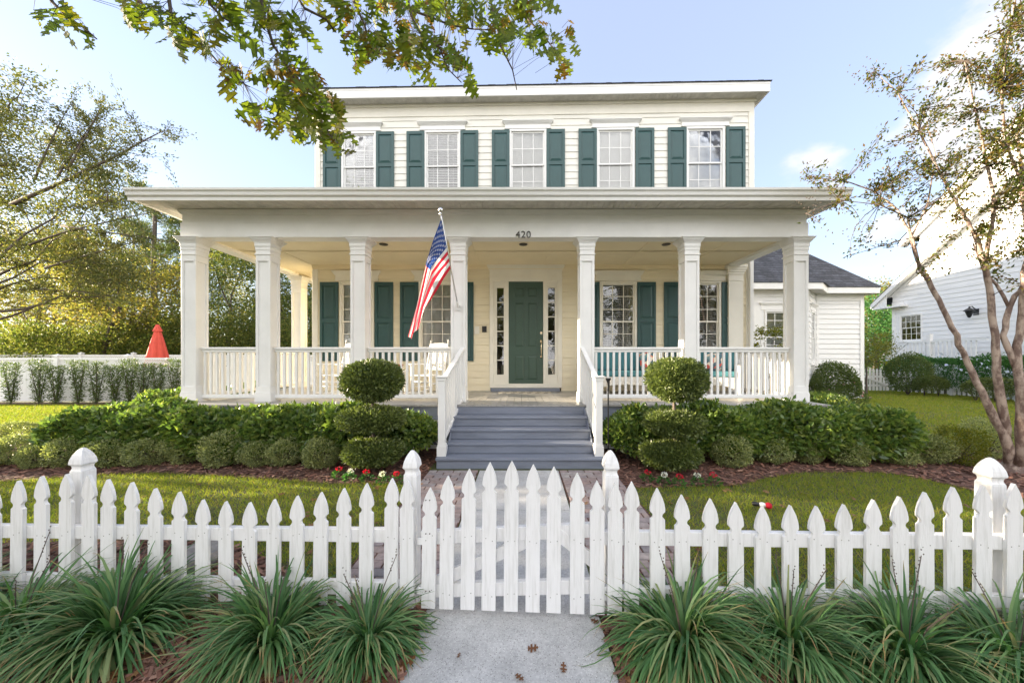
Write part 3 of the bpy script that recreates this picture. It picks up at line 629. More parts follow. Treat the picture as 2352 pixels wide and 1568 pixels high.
x = EXL+.045; k = 0
while x < EXR-.13:
    g = .004 if k%4 else .010
    if x < PXL-.09 or x > PXR: mb.box(x,x+.098-g,EY+.03,12.9 if x < 0 else YW,4.341,4.3555)
    else: mb.box(x,x+.098-g,EY+.03,by-.06,4.341+random.uniform(0,.002),4.3555)
    x += .098; k += 1
part(mb,'porch_soffit',M['soffit'])
prof = [(0,0),(.0,.03),(-.035,.05),(-.045,.10),(-.07,.125),(-.075,.16),(-.062,.165),(-.058,.13),(-.0,.12),(.02,.165),(.03,.165),(.03,0)]
mb = MB(); 
g0 = 4.325
def gut(p): return [(EY+p_[0]+.02,g0+p_[1]) for p_ in p]
mb.prism(gut(prof),'X',EXL+.02,EXR-.02)
mb.prism([(EXL+.02+p_[0]*.4,g0+p_[1]) for p_ in prof],'Y',EY+.05,12.9)
mb.prism([(EXR-.02-p_[0]*.4,g0+p_[1]) for p_ in prof],'Y',EY+.05,YW)
mb.box(EXL+.015,EXR-.015,EY+.021,EY+.045,4.30,4.3245)
part(mb,'gutter',M['white'])
mb = MB(); z0 = 4.47; tz = 5.12
a,b,c,d = (EXL+.03,EY+.03,z0),(EXR-.03,EY+.03,z0),(PXR-.5,YW-.03,tz),(WXL-.0,YW-.03,tz)
mb.add([a,b,c,d],[(0,1,2,3)]); mb.add([a,d,(WXL,12.9,tz),(EXL+.03,12.9,z0)],[(0,1,2,3)]); mb.add([b,(EXR-.03,YW-.03,z0),c],[(0,1,2)])
part(mb,'porch_roof',M['shingle'])
mb = MB(); xr = XA(1726,YW-.1); mb.box(xr-.045,xr+.045,YW-.12,YW-.032,.3,4.3); part(mb,'downspout',M['white'],bevel=.01)
# railings
def railing(p0, p1, z=HF, name='porch_railing'):
    p0,p1 = Vector((*p0,0)),Vector((*p1,0)); d = p1-p0; Ln = d.length; u = d/Ln
    mb = MB(); mb.bar(p0+Vector((0,0,1.800)),p1+Vector((0,0,1.800)),.085,.045); mb.bar(p0+Vector((0,0,1.752)),p1+Vector((0,0,1.752)),.045,.049)
    r = part(mb,name,M['white'],bevel=.012)
    mb = MB(); mb.bar(p0+Vector((0,0,.905)),p1+Vector((0,0,.905)),.05,.07); mb.build('bottom_rail',M['white'],r,bevel=.008)
    n = round(Ln/.112); 
    for i in range(n):
        q = p0+u*(Ln*(i+.5)/n); b = MB(); b.box(q.x-.0195,q.x+.0195,q.y-.0195,q.y+.0195,.9405,1.727); b.build('baluster',M['white'],r,bevel=.002,seg=1)
for i in (0,1,2,4,5): railing((COLX[i]+.137,yc),(COLX[i+1]-.137,yc))
railing((-6.10,yc+.137),(-6.10,9.62-.137)); railing((5.165,yc+.137),(5.165,YW-.13))
for (xb,yb,xt,yt) in ((-1.17,5.22,-1.06,6.42),(1.17,5.22,1.14,6.42)):
    mb = MB(); h=.052; zb0=.162; zt0=1.33
    mb.box(xb-h,xb+h,yb-h,yb+h,zb0,zt0); mb.box(xb-h-.016,xb+h+.016,yb-h-.016,yb+h+.016,zb0+.0005,zb0+.15); mb.box(xb-h-.008,xb+h+.008,yb-h-.008,yb+h+.008,zb0+.1505,zb0+.175)
    mb.box(xb-h-.012,xb+h+.012,yb-h-.012,yb+h+.012,zt0-.05,zt0-.001); mb.box(xb-h-.032,xb+h+.032,yb-h-.032,yb+h+.032,zt0,zt0+.022)
    nw = part(mb,'newel_post',M['white'],bevel=.004)
    mb = MB(); a,b = Vector((xb,yb+.05,1.27)),Vector((xt,yt,1.80)); mb.bar(a,b,.08,.05); a2,b2 = Vector((xb,yb+.05,.36)),Vector((xt,yt,.90))
    r = part(mb,'stair_rail',M['white'],bevel=.01); mb = MB(); mb.bar(a2,b2,.045,.06); mb.build('bottom_rail',M['white'],r,bevel=.008)
    for i in range(1,10):
        t=i/10; p=a.lerp(b,t); q=a2.lerp(b2,t); m2=MB(); m2.box(p.x-.0185,p.x+.0185,p.y-.0185,p.y+.0185,q.z+.02,p.z-.02); m2.build('baluster',M['white'],r,bevel=.002,seg=1)
# set-back wing on the right
mb = MB(Matrix.Translation((0,10.85,0))); wz1 = 3.72
w0,w1 = XA(1759,10.85),XA(1822,10.85); wt,wm = ZA(716,10.85),ZA(774,10.85); wb = wm-(wt-wm)
siding(mb,WXR,9.0,.3,wz1,[(w0-.05,w1+.05,wb-.05,wt+.05)]); part(mb,'wing_bay_wall',M['wsiding'])
MA = Matrix.Translation((9.0,10.85,0)) @ Matrix.Rotation(math.atan2(.65,.75),4,'Z')
la = math.hypot(.65,.75); mb = MB(MA); siding(mb,0,la,.3,wz1,[(.22,.80,wb-.05,wt+.05)]); part(mb,'wing_bay_side',M['wsiding'])
mb = MB(Matrix.Translation((0,11.5,0))); siding(mb,9.75,11.3,.3,wz1-.17); part(mb,'wing_wall',M['wsiding'])
window(Matrix.Translation((0,10.85,0)),w0,w1,wb,wt,3,3,'open','white',cr=.2); window(MA,.27,.75,wb,wt,2,3,'half','white',cr=.2)
mb = MB(); mb.box(9.76,11.32,11.47,11.499,wz1-.21,wz1); mb.box(11.20,11.325,11.465,11.56,.3,wz1-.2105); mb.box(WXR,8.99,10.82,10.849,wz1-.2,wz1)
mb.box(w0-.55,w0-.12,10.825,10.849,.3,wz1-.2005); mb.box(9.76,9.84,11.472,11.499,.3,wz1-.2105)
mb.box(11.28,11.30,11.561,18,.3,wz1)
part(mb,'wing_trim',M['white'])
ez,ee = 3.72,[(WXR-.2,10.52),(9.12,10.52),(9.86,11.2),(11.55,11.2),(11.55,18.5),(WXR-.2,18.5)]
mb = MB(); mb.prism(ee,'Z',ez+.0005,ez+.02); part(mb,'wing_soffit',M['soffit'])
mb = MB()
for (a,b) in zip(ee[:4],ee[1:5]): mb.bar((*a,ez+.08),(*b,ez+.08),.03,.19)
part(mb,'wing_fascia',M['white'])
z1 = ez+.185
mb = MB(); E=.05; apx=[(8.9,13.85,6.9),(8.9,15.5,6.9)]
mb.add([(WXR-.2,11.2-E,z1),(11.6,11.2-E,z1),(11.6,18.5,z1),(WXR-.2,18.5,z1),(8.9,13.85,6.9),(WXR-.2,13.85,6.9)],[(0,1,4,5),(1,2,4),(2,3,5,4)])
mb.add([(WXR-.2,10.52-E,z1),(9.15,10.52-E,z1),(9.92,11.2-E,z1),(8.75,13.2,6.2),(WXR-.2,13.2,6.2)],[(0,1,3,4),(1,2,3)])
mb.prism([(x+(.04 if x>9 else 0),y-.04 if y<12 else y) for x,y in ee],'Z',ez+.176,z1-.001)
part(mb,'wing_roof',M['shingle'])
# ---------------------------------------------------------------- picket fence and gate
M['nail'] = mat('painted_nail_head', (.42,.41,.39), .5, .2, 40)
def fx(x): k=(x-CX)/F; X=2.17*k/(1+.05*k); return X, 2.17-.05*X
FROT = math.atan(-.05)
def picket_poly(w, T, z0):
    h=w/2; r=[(h,z0),(h,T-.188),(h-.004,T-.184),(h-.013,T-.176),(h-.017,T-.164),(h-.013,T-.152),(h-.004,T-.144),(h+.001,T-.138),(h+.001,T-.12),(h-.004,T-.09),(h-.013,T-.06),(h-.024,T-.035),(h-.036,T-.012),(.002,T)]
    return r+[(-x,z) for x,z in reversed(r)]
def picket(parent, X, Y, T, z0, w=.089, rz=FROT, lean=0, name='picket'):
    mb = MB(Matrix.Translation((X,Y,0)) @ Matrix.Rotation(rz,4,'Z') @ Matrix.Rotation(lean,4,'Y')); mb.prism(picket_poly(w,T,z0),'Y',-.0095,.0095); X2=.5 if rz!=FROT else (X+2.9)/5.8
    for zn in ((.455+.085*X2,.125+.06*X2) if T<1.05 else ()):
        for q in (-.02,.021): zq_=zn+random.uniform(-.02,.02); mb.tube([(q,-.0105,zq_),(q,-.009,zq_)],.0035,6,m=1)
    return mb.build(name,[M['fence'],M['nail']],parent,bevel=0)
def fpost(parent, X, Y, top, hw, cap=1.0, rz=FROT):
    mb = MB(Matrix.Translation((X,Y,0)) @ Matrix.Rotation(rz,4,'Z')); s=top-.155
    mb.box(-hw,hw,-hw,hw,-.05,s)
    post = mb.build('post',M['fence'],parent,bevel=.006)
    mb = MB(Matrix.Translation((X,Y,0)) @ Matrix.Rotation(rz,4,'Z')); c=hw
    mb.lathe((0,0,s),[(c*1.0,.0005),(c*.86,.008),(c*.80,.022),(c*.86,.036),(c*1.07,.046),(c*1.08,.054),(c*.99,.08),(c*.79,.108),(c*.53,.132),(c*.26,.149),(c*.06,.155)],4,rot=0,sq=True)
    mb.build('post_cap',M['fence'],post,bevel=.003)
def frail(parent, a, b, za, zb, h=.085):
    mb = MB(); mb.bar((a[0],a[1]+.030,za),(b[0],b[1]+.030,zb),.038,h); return mb.build('rail',M['fence'],parent,bevel=.003)
PL = [(-130,1128),(-72,1128),(-14,1118),(40,1103),(95,1093),(152,1088),(205,1090),(248,1100),(302,1107),(357,1121),(410,1129),(465,1147),(519,1151),(572,1153),(627,1146),(681,1138),(735,1130),(789,1121),(841,1110),(898,1098),(935,1099)]
PR = [(1411,1108),(1450,1106),(1510,1121),(1568,1136),(1630,1145),(1690,1153),(1752,1162),(1815,1160),(1876,1162),(1938,1158),(2003,1147),(2067,1140),(2125,1130),(2190,1118),(2255,1114),(2325,1110),(2385,1108),(2450,1118),(2520,1130)]
def more(pk, sg, n):   # the fence goes on beyond the picture in the same scallops
    X0,_ = fx(pk[-1 if sg>0 else 0][0]); out=[]
    for i in range(1,n+1):
        X=X0+sg*.155*i; Y=2.17-.05*X; T=.80+.055*math.cos(i*.45+1.2); out.append((CX+F*X/Y, CY-(T-HC)*F/Y))
    return pk+out if sg>0 else out[::-1]+pk
PL = more(PL,-1,16); PR = more(PR,1,16)
def railz(X, lo): # rails climb a little to the right
    t=(X+2.9)/5.8; return (.455+.085*t) if not lo else (.125+.06*t)
def section(pk, name, label, posts):
    fo = empty(name,(*fx((pk[0][0]+pk[-1][0])/2),0)); tag(fo,label,'fence'); inv = Matrix.Translation(-fo.location)
    for i,(x,y) in enumerate(pk):
        X,Y = fx(x); o = picket(fo,X,Y,ZA(y,Y),.045,w=.087+.00001*i,lean=random.uniform(-.008,.008)+R(.5)*(X<0)); o.matrix_parent_inverse = inv
    a,b = fx(pk[0][0]-40),fx(pk[-1][0])
    for lo in (0,1): frail(fo,a,b,railz(a[0],lo),railz(b[0],lo)).matrix_parent_inverse = inv
    for (x,ty,hw,dy) in posts:
        k=(x-CX)/F; X,Y=fx(x); Y+=dy; X=k*Y; n0=len(fo.children); fpost(fo,X,Y,ZA(ty,Y),hw)
    for ch in fo.children: ch.matrix_parent_inverse = inv
    return fo
FL = section(PL,'picket_fence','white scalloped picket fence running from the gate to the left edge',[(191,1027,.044,.105),(947,1033,.044,.105)])
FR = section(PR,'picket_fence','white scalloped picket fence running from the gate to the right edge',[(1402,1033,.044,.105),(2274,1050,.044,.105)])
g0,g1 = fx(966),fx(1384)
GATE = empty('garden_gate',((g0[0]+g1[0])/2,(g0[1]+g1[1])/2,0)); tag(GATE,'closed white picket gate with arched top across the concrete path','gate')
GP = [(984,1119),(1025,1092),(1074,1076),(1122,1061),(1173,1058),(1223,1066),(1271,1071),(1325,1085),(1371,1103)]
for i,(x,y) in enumerate(GP):
    X,Y = fx(x); picket(GATE,X,Y-.004,ZA(y,Y),.05 if i else .05,w=.087+.00001*i,lean=R(.9)*(1-i/8))
a,b = (g0[0]+.0,g0[1]),(g1[0]-.0,g1[1])
frail(GATE,a,b,.475,.555,.085); frail(GATE,a,b,.14,.205,.085)
mb = MB(); mb.bar((a[0]+.08,a[1]+.0315,.18),(b[0]-.42,b[1]+.0315+.02,.49),.030,.075); mb.bar((b[0]-.28,b[1]+.032,.53),(b[0]-.02,b[1]+.032,.33),.030,.075); mb.build('brace',M['fence'],GATE,bevel=.003)
mb = MB(); 
for z in (.47,.16): mb = MB(); mb.cbox((a[0]+.01,a[1]-.012,z),.05,.006,.04); mb.build('hinge',M['fence'],GATE)
X,Y=fx(GP[0][0])
for z in (.86,.73,.52,.16):
    for q in (-.012,.012): mb=MB(); mb.tube([(X+q,Y-.0175,z),(X+q,Y-.0138,z)],.004,6); mb.build('screw',M['bronze'],GATE)
inv = Matrix.Translation(-GATE.location)
for ch in GATE.children: ch.matrix_parent_inverse = inv

# ---------------------------------------------------------------- flag and pole
pb, pt = at(1052,704,6.37), at(1012,490,5.45)
pole = empty('flag_pole',pb); tag(pole,'slanting silver flag pole fixed to the porch column left of the steps','flag pole')
mb = MB(); mb.tube([pb,pt],.0125,12); mb.build('pole',M['metal'],pole,smooth=True)
dpole = (pt-pb).normalized()
mb = MB(); mb.lathe(pt,[(.012,-.03),(.022,-.02),(.022,-.005),(.012,0),(.012,.012),(.03,.025),(.04,.05),(.03,.078),(.0,.088)],16); mb.build('finial',M['metal'],pole,smooth=True)
mb = MB(); mb.box(pb.x-.035,pb.x+.035,6.387,6.398,pb.z-.06,pb.z+.05); mb.tube([pb-dpole*.0+Vector((0,.01,-.01)),pb+dpole*.10],.02,12); mb.cbox((pb.x+.03,6.36,pb.z+.02),.05,.02,.015); mb.build('bracket',M['white'],pole,bevel=.003)
for ch in pole.children: ch.matrix_parent_inverse = Matrix.Translation(-pb)
def pole_at(t): return pb.lerp(pt,t)
def lerpath(P,u):
    d=[0]
    for a,b in zip(P,P[1:]): d.append(d[-1]+math.hypot(b[0]-a[0],b[1]-a[1],))
    s=u*d[-1]
    for i in range(len(P)-1):
        if s<=d[i+1]+1e-9:
            t=(s-d[i])/max(d[i+1]-d[i],1e-9); return [P[i][k]+(P[i+1][k]-P[i][k])*t for k in range(3)]
    return list(P[-1])
A3, B3 = pole_at(.955), pole_at(.45)
UC = [0,.2,.4,.7,1]; VC = [0,.54,1]
GRID = [[A3,at(994,552,5.50),at(977,601,5.58),at(955,705,5.66),at(937,771,5.70)],
        [A3.lerp(B3,.56),at(1006,592,5.62),at(988,615,5.66),at(966,700,5.72),at(945,780,5.74)],
        [B3,at(1018,640,5.82),at(1001,668,5.82),at(974,708,5.80),at(966,737,5.78)]]
def seg_(c,x):
    i = max(k for k in range(len(c)-1) if c[k] <= x+1e-9 or k == 0); return i, min(1.0,max(0.0,(x-c[i])/(c[i+1]-c[i])))
def flagp(u,v):
    i,s = seg_(UC,u); j,t = seg_(VC,v)
    q = [GRID[r][i].lerp(GRID[r][i+1],s) for r in range(3)]; p = q[j].lerp(q[j+1],t)
    w = min(1,u*2.2); p.y += .035*math.sin(v*13+u*2.5)*w + .012*math.sin(v*27+u*5)*w; p.z += .008*math.sin(v*17+3*u)*u; p.x += .006*math.sin(v*13+u*3)*w
    return p
mb = MB(); NU,NV = 48,52
vs=[flagp(i/NU,j/NV) for i in range(NU+1) for j in range(NV+1)]
mb.v = vs
for i in range(NU):
    for j in range(NV):
        st=j//4; ca=(i/NU<.4 and st<7)
        mb.f.append([i*(NV+1)+j,i*(NV+1)+j+1,(i+1)*(NV+1)+j+1,(i+1)*(NV+1)+j]); mb.m.append(2 if ca else (0 if st%2==0 else 1))
hs=7/13
for r in range(9):
    for c in range(6 if r%2==0 else 5):
        u0=.4*(2*c+1+(r%2))/12; v0=hs*(r+1)/10
        e=1e-3; n=(flagp(u0+e,v0)-flagp(u0-e,v0)).cross(flagp(u0,v0+e)-flagp(u0,v0-e)).normalized()
        for sg in (-1,1):
            pts=[flagp(u0,v0)+n*sg*.004]
            for k in range(10):
                rr=.034 if k%2==0 else .014; a=math.pi*k/5
                pts.append(flagp(max(.004,u0-rr*math.cos(a)*.62),v0+rr*math.sin(a)*1.0)+n*sg*.004)
            mb.add(pts,[(0,1+k,1+(k+1)%10) for k in range(10)],1)
fl = mb.build('flag',[M['flagr'],M['flagw'],M['flagb']],smooth=True); tag(fl,'striped red, white and blue flag with white stars hanging from the slanting pole','flag')
# ---------------------------------------------------------------- porch furniture
def rocker(loc, rz, label):
    t = empty('rocking_chair',loc,rz); tag(t,label,'rocking chair','white rocking chairs on the porch'); w=M['wicker'] if False else M['white']
    for s in (-1,1):
        x=.25*s
        mb=MB(); pts=[(x,-.45+.9*i/12,.03+.16*((i/12-.45)**2)*2) for i in range(13)]
        for a,b in zip(pts,pts[1:]): mb.bar(a,b,.035,.045)
        mb.build('rocker',w,t)
        mb=MB(); mb.tube([(x,.20,.06),(x,.24,.45),(x,.40,1.18)],[.02,.022,.017],8); mb.lathe((x,.402,1.18),[(.014,0),(.022,.015),(.02,.04),(.005,.055)],8); mb.build('rear_leg',w,t,smooth=True)
        mb=MB(); mb.tube([(x,-.26,.07),(x,-.26,.66)],[.02,.018],8); mb.build('front_leg',w,t,smooth=True)
        mb=MB(); mb.prism([(x-.03*s-.02,.27),(x-.03*s+.02,.27),(x+.055,-.32),(x-.055,-.32)],'Z',.66,.685); mb.build('armrest',w,t,bevel=.006)
    mb=MB(); mb.box(-.26,.26,-.27,.22,.42,.445); mb.build('seat',w,t,bevel=.008)
    mb=MB()
    for z,y in ((.20,-.26),(.30,-.26),(.24,.22)): mb.tube([(-.25,y,z),(.25,y,z)],.012,6)
    for x in (-.25,.25): mb.tube([(x,-.26,.25),(x,.22,.25)],.012,6)
    mb.build('stretcher',w,t,smooth=True)
    mb=MB(); mb.prism([(-.25,1.06),(.25,1.06),(.25,1.13),(.12,1.155),(-.12,1.155),(-.25,1.13)],'Y',.36,.385); mb.bar((-.25,.265,.56),(.25,.265,.56),.02,.05)
    for i in range(7): x=-.19+.38*i/6; mb.bar((x,.265,.56),(x,.372,1.08),.045,.012,up=(0,1,0))
    mb.build('backrest',w,t,bevel=.004,seg=1)
    return t
Yr=7.75
rk=rocker((XA(984,Yr),Yr,HF),R(-24),'white slatted rocking chair under the window beside the flag')
rk2=copy_tree(rk); rk2.location=(XA(782,Yr),Yr,HF); rk2.rotation_euler.z=R(-20); rk2['label']='white rocking chair half hidden behind the third porch column from the left'
def seatset(loc, rz, W, n, label, name, cat):
    t=empty(name,loc,rz); tag(t,label,cat); d=.72
    mb=MB(); mb.box(-W/2,W/2,-.36,.34,.30,.40)
    k=10; ap=[(-W/2,.30),(-W/2,.10)]+[(-W/2+W*i/k,.10+.13*math.sin(math.pi*i/k)**.6) for i in range(1,k)]+[(W/2,.10),(W/2,.30)]
    mb.prism(ap,'Y',-.36,-.33); mb.box(-W/2,W/2,.28,.34,.40,.86); mb.build('frame',M['wicker'],t,bevel=.01)
    for s in (-1,1):
        mb=MB(); x=s*(W/2+.05)
        mb.prism([(-.38,.0),(-.30,.0),(-.28,.30),(.24,.30),(.26,.0),(.34,.0),(.36,.80),(.20,.70),(-.20,.66),(-.36,.60),(-.42,.52)],'X',x-.05,x+.05); mb.build('armrest',M['wicker'],t,bevel=.025)
    for i in range(n):
        w=W/n; x=-W/2+w*(i+.5)
        mb=MB(); mb.box(x-w/2+.006,x+w/2-.006,-.37,.27,.405,.53); mb.build('seat_cushion',M['teal'],t,bevel=.035,seg=3)
        mb=MB(); mb.cbox((x,.20,.78),w-.014,.15,.54,rx=R(-10)); mb.build('back_cushion',M['teal'],t,bevel=.05,seg=3)
    return t
Ys=7.95
seatset((XA(1428,Ys),Ys,HF),0,1.40,2,'white wicker loveseat with teal cushions under the window right of the door','loveseat','loveseat')
seatset((XA(1645,7.75),7.75,HF),R(-28),.78,1,'white wicker armchair with teal cushions at the right end of the porch','armchair','armchair')
def pillow(loc,rz,rx,s,label):
    mb=MB(); n=10; vs=[]
    for sg in (-1,1):
        for i in range(n+1):
            for j in range(n+1):
                u,v=2*i/n-1,2*j/n-1; th=.085*((1-u**4)*(1-v**4))**.5; pin=1-.06*(u*u*v*v)
                vs.append((u*s/2*pin,sg*th,v*s/2*pin))
    m=(n+1)**2; q=lambda i,j:i*(n+1)+j
    fs=[(q(i,j),q(i,j+1),q(i+1,j+1),q(i+1,j)) for i in range(n) for j in range(n)]
    mb.add(vs,fs+[tuple(m+k for k in f[::-1]) for f in fs]); o=mb.build('pillow',M['floral'],smooth=True); o.location=loc; o.rotation_euler=(rx,0,rz); return tag(o,label,'pillow','floral pillows on the porch seats')
pillow((XA(1492,7.75),7.82,HF+.74),R(10),R(-14),.42,'floral throw pillow leaning on the teal loveseat')
pillow((XA(1650,7.5),7.66,HF+.72),R(-28),R(-14),.40,'floral throw pillow leaning on the teal armchair')
st=empty('side_table',(XA(908,7.8),7.95,HF)); tag(st,'small white side table between the two rocking chairs','table')
mb=MB(); mb.lathe((0,0,.50),[(.24,0),(.25,.01),(.25,.025),(.24,.03)],20); mb.build('tabletop',M['white'],st)
for a in range(4):
    mb=MB(); c,s=math.cos(a*1.571+.78),math.sin(a*1.571+.78); mb.bar((.19*c,.19*s,0),(.15*c,.15*s,.50),.03,.03); mb.build('leg',M['white'],st)
mb=MB(); mb.lathe((st.location.x+.05,7.9,HF+.531),[(.06,0),(.085,.11),(.095,.11),(.095,.14),(.08,.14),(.075,.10),(.0,.10)],18); tag(mb.build('flower_pot',M['terracotta'],smooth=False),'small terracotta pot on the side table','pot')
# doormat
mb=MB(); x0,x1=XA(1146,8.2),XA(1265,8.2); ya,yb=7.93,8.33; k=26
for i in range(k):
    for j in range(7):
        mb.cbox((x0+(x1-x0)*(i+.5)/k,ya+(yb-ya)*(j+.5)/7,HF+.008+.002*((i+j)%2)),(x1-x0)/k,(yb-ya)/7,.012,m=((i//2)+j)%2)
tag(mb.build('doormat',[mat('mat_fibre_light',(.62,.57,.47),.95,.1,60),mat('mat_fibre_dark',(.30,.275,.235),.95,.1,60)]),'woven beige doormat on the porch floor before the green door','doormat')
# umbrella behind the fence
Yu=15.0; c=at(362,822,Yu); ub=empty('patio_umbrella',(c.x,Yu,0)); tag(ub,'closed red patio umbrella rising above the white lattice fence','umbrella')
zt_=ZA(745,Yu); zb_=ZA(828,Yu)
mb=MB(); n=48; vs=[]
for k,(t,r0) in enumerate(((0,.05),(.12,.10),(.13,.115),(.4,.215),(.75,.33),(1,.385))):
    for j in range(n): a=2*math.pi*j/n; r=r0*(1+.20*min(1,t*2)*abs(math.sin(a*4))**.5-.1+.06*math.sin(a*3+t)); vs.append((r*math.cos(a),r*math.sin(a),zt_-.05+(zb_-.25-zt_)*t))
mb.add(vs,[(i*n+j,i*n+(j+1)%n,(i+1)*n+(j+1)%n,(i+1)*n+j) for i in range(5) for j in range(n)]+[tuple(range(n))]); mb.build('canopy',M['red'],ub,smooth=True)
mb=MB(); vs=[]
for k,(t,r0) in enumerate(((0,.015),(.03,.055),(.6,.115),(1,.155))):
    for j in range(n): a=2*math.pi*j/n; r=r0*(1+.1*t*math.sin(a*8)); vs.append((r*math.cos(a),r*math.sin(a),zt_-.30*t))
mb.add(vs,[(i*n+j,i*n+(j+1)%n,(i+1)*n+(j+1)%n,(i+1)*n+j) for i in range(3) for j in range(n)]); mb.build('top_vent',M['red'],ub,smooth=True)
mb=MB(); mb.tube([(0,0,0),(0,0,zt_)],.025,10); mb.lathe((0,0,0),[(.28,0),(.28,.06),(.06,.10)],16); mb.build('pole',M['bronze'],ub)
# garden stake beside the newel and a dog toy
mb=MB(); p=at(1397,868,5.35); mb.tube([(p.x,5.35,0),(p.x,5.35,p.z-.2)],.011,8); mb.lathe((p.x,5.35,p.z-.2),[(.012,0),(.02,.03),(.024,.16),(.04,.175),(.04,.2)],12); tag(mb.build('garden_torch',M['black']),'thin black garden torch standing beside the right newel post','torch')
p=gr(1753,1172); ty=empty('dog_toy',(p.x,p.y,.03),R(-22)); tag(ty,'small black, white and red dog toy lying on the right lawn','toy')
for nm,m_,x0,x1,r in (('black_end','black',-.10,-.035,.022),('body','white',-.035,.02,.024),('red_head','flagr',.02,.075,.03)):
    mb=MB(); k=7; mb.tube([(x0+(x1-x0)*i/k,0,.03) for i in range(k+1)],[r*(.75+.35*math.sin(math.pi*i/k)) for i in range(k+1)],10); mb.build(nm,M[m_],ty,smooth=True)
# ---------------------------------------------------------------- neighbour house
NB = empty('neighbour_house',(20,17,0)); tag(NB,'white gabled neighbouring house seen past the crepe myrtle on the right','house')
NINV = Matrix.Translation((-20,-17,0))
def npart(mb,name,mats,**k):
    o=mb.build(name,mats,NB,**k); o.matrix_parent_inverse=NINV; return o
NX,NYF = 20.0,18.7
# wall in the plane X = 20 facing left; local u runs along -Y from the far corner
MN = Matrix.Translation((NX,NYF,0)) @ Matrix.Rotation(R(-90),4,'Z')
def nu(x): return NYF - NX*F/(x-CX)      # photo column -> u
def nz(x,y): return HC+(CY-y)/F*(NX*F/(x-CX))
nez = nz(2040,684); sl_ = .80
nw0,nw1 = nu(2069),nu(2116); nwt,nwb = nz(2092,724),nz(2092,781)
mb=MB(MN); siding(mb,0,16,.2,nez,[(nw0-.05,nw1+.05,nwb-.05,nwt+.05)],expo=.21)
def rakerows(mb,u0,u1,z0,slope,dz):
    z=z0
    while True:
        a,b=(z-z0-dz)/slope,(z+.21-z0-dz)/slope
        if u0+b>u1-b: break
        mb.add([(u0+a,-.021,z),(u1-a,-.021,z),(u1-b,0,z+.21),(u0+b,0,z+.21)],[(0,1,2,3)]); mb.add([(u0+a,0,z),(u1-a,0,z),(u1-a,-.021,z),(u0+a,-.021,z)],[(0,1,2,3)]); z+=.21
rakerows(mb,0,16,nez,sl_,.17)
npart(mb,'gable_wall',M['wsiding'])
mb=MB(MN); mb.box(-.015,.14,-.03,.05,.2,nez-.3); mb.box(-.01,.55,-.035,-.0,nez-.75,nez-.301); npart(mb,'corner_board',M['white'])
w_=window(MN,nw0,nw1,nwb,nwt,4,2,'half','white',cr=0,parent=NB); w_.matrix_parent_inverse=NINV
mb=MB(MN)
def rake(y0,y1,dz0,dz1):
    mb.prism([(-.75,nez-.6+dz0),(8,nez-.6+8.75*sl_+dz0),(16.75,nez-.6+dz0),(16.75,nez-.6+dz1),(8,nez-.6+8.75*sl_+dz1),(-.75,nez-.6+dz1)],'Y',y0,y1)
rake(-.45,-.41,.05,.30); rake(-.409,-.03,.17,.20); mb.prism([(-.70,nez-.53),(.02,nez-.53),(.02,nez+.16)],'Y',-.38,-.35); mb.box(-.7,.75,-.40,-.02,nez-.60,nez-.52)
npart(mb,'rake_board',M['white'])
mb=MB(MN); mb.add([(-.8,-.47,nez-.31),(8,-.47,nez-.31+8.8*sl_),(8,11,nez-.31+8.8*sl_),(-.8,11,nez-.31)],[(0,1,2,3)]); mb.add([(16.8,-.47,nez-.31),(16.8,11,nez-.31),(8,11,nez-.31+8.8*sl_),(8,-.47,nez-.31+8.8*sl_)],[(0,1,2,3)])
npart(mb,'roof',M['shingle'])
mb=MB(); mb.box(20.05,31,18.6,18.7,.2,nez); npart(mb,'back_wall',M['wsiding'])
# second storey gable further back
MN2 = Matrix.Translation((21.2,18.6,0)) @ Matrix.Rotation(R(-90),4,'Z')
Yq=21.2*F/(2113-CX); uq=18.6-Yq; zq=ZA(540,Yq)
mb=MB(MN2); siding(mb,uq,uq+13,3.0,zq,expo=.21)
rakerows(mb,uq,uq+13,zq,.8,.05)
npart(mb,'upper_gable_wall',M['wsiding'])
mb=MB(MN2); mb.prism([(uq-.6,zq-.45),(uq+6.5,zq-.45+7.1*.8),(uq+13.6,zq-.45),(uq+13.6,zq-.15),(uq+6.5,zq-.1+7.1*.8),(uq-.6,zq-.15)],'Y',-.45,-.02); npart(mb,'upper_rake',M['white'])
mb=MB(MN2); mb.add([(uq-.65,-.47,zq-.12),(uq+6.5,-.47,zq-.05+7.1*.8),(uq+6.5,9,zq-.05+7.1*.8),(uq-.65,9,zq-.12)],[(0,1,2,3)]); mb.add([(uq+13.65,-.47,zq-.12),(uq+13.65,9,zq-.12),(uq+6.5,9,zq-.05+7.1*.8),(uq+6.5,-.47,zq-.05+7.1*.8)],[(0,1,2,3)]); npart(mb,'upper_roof',M['shingle'])
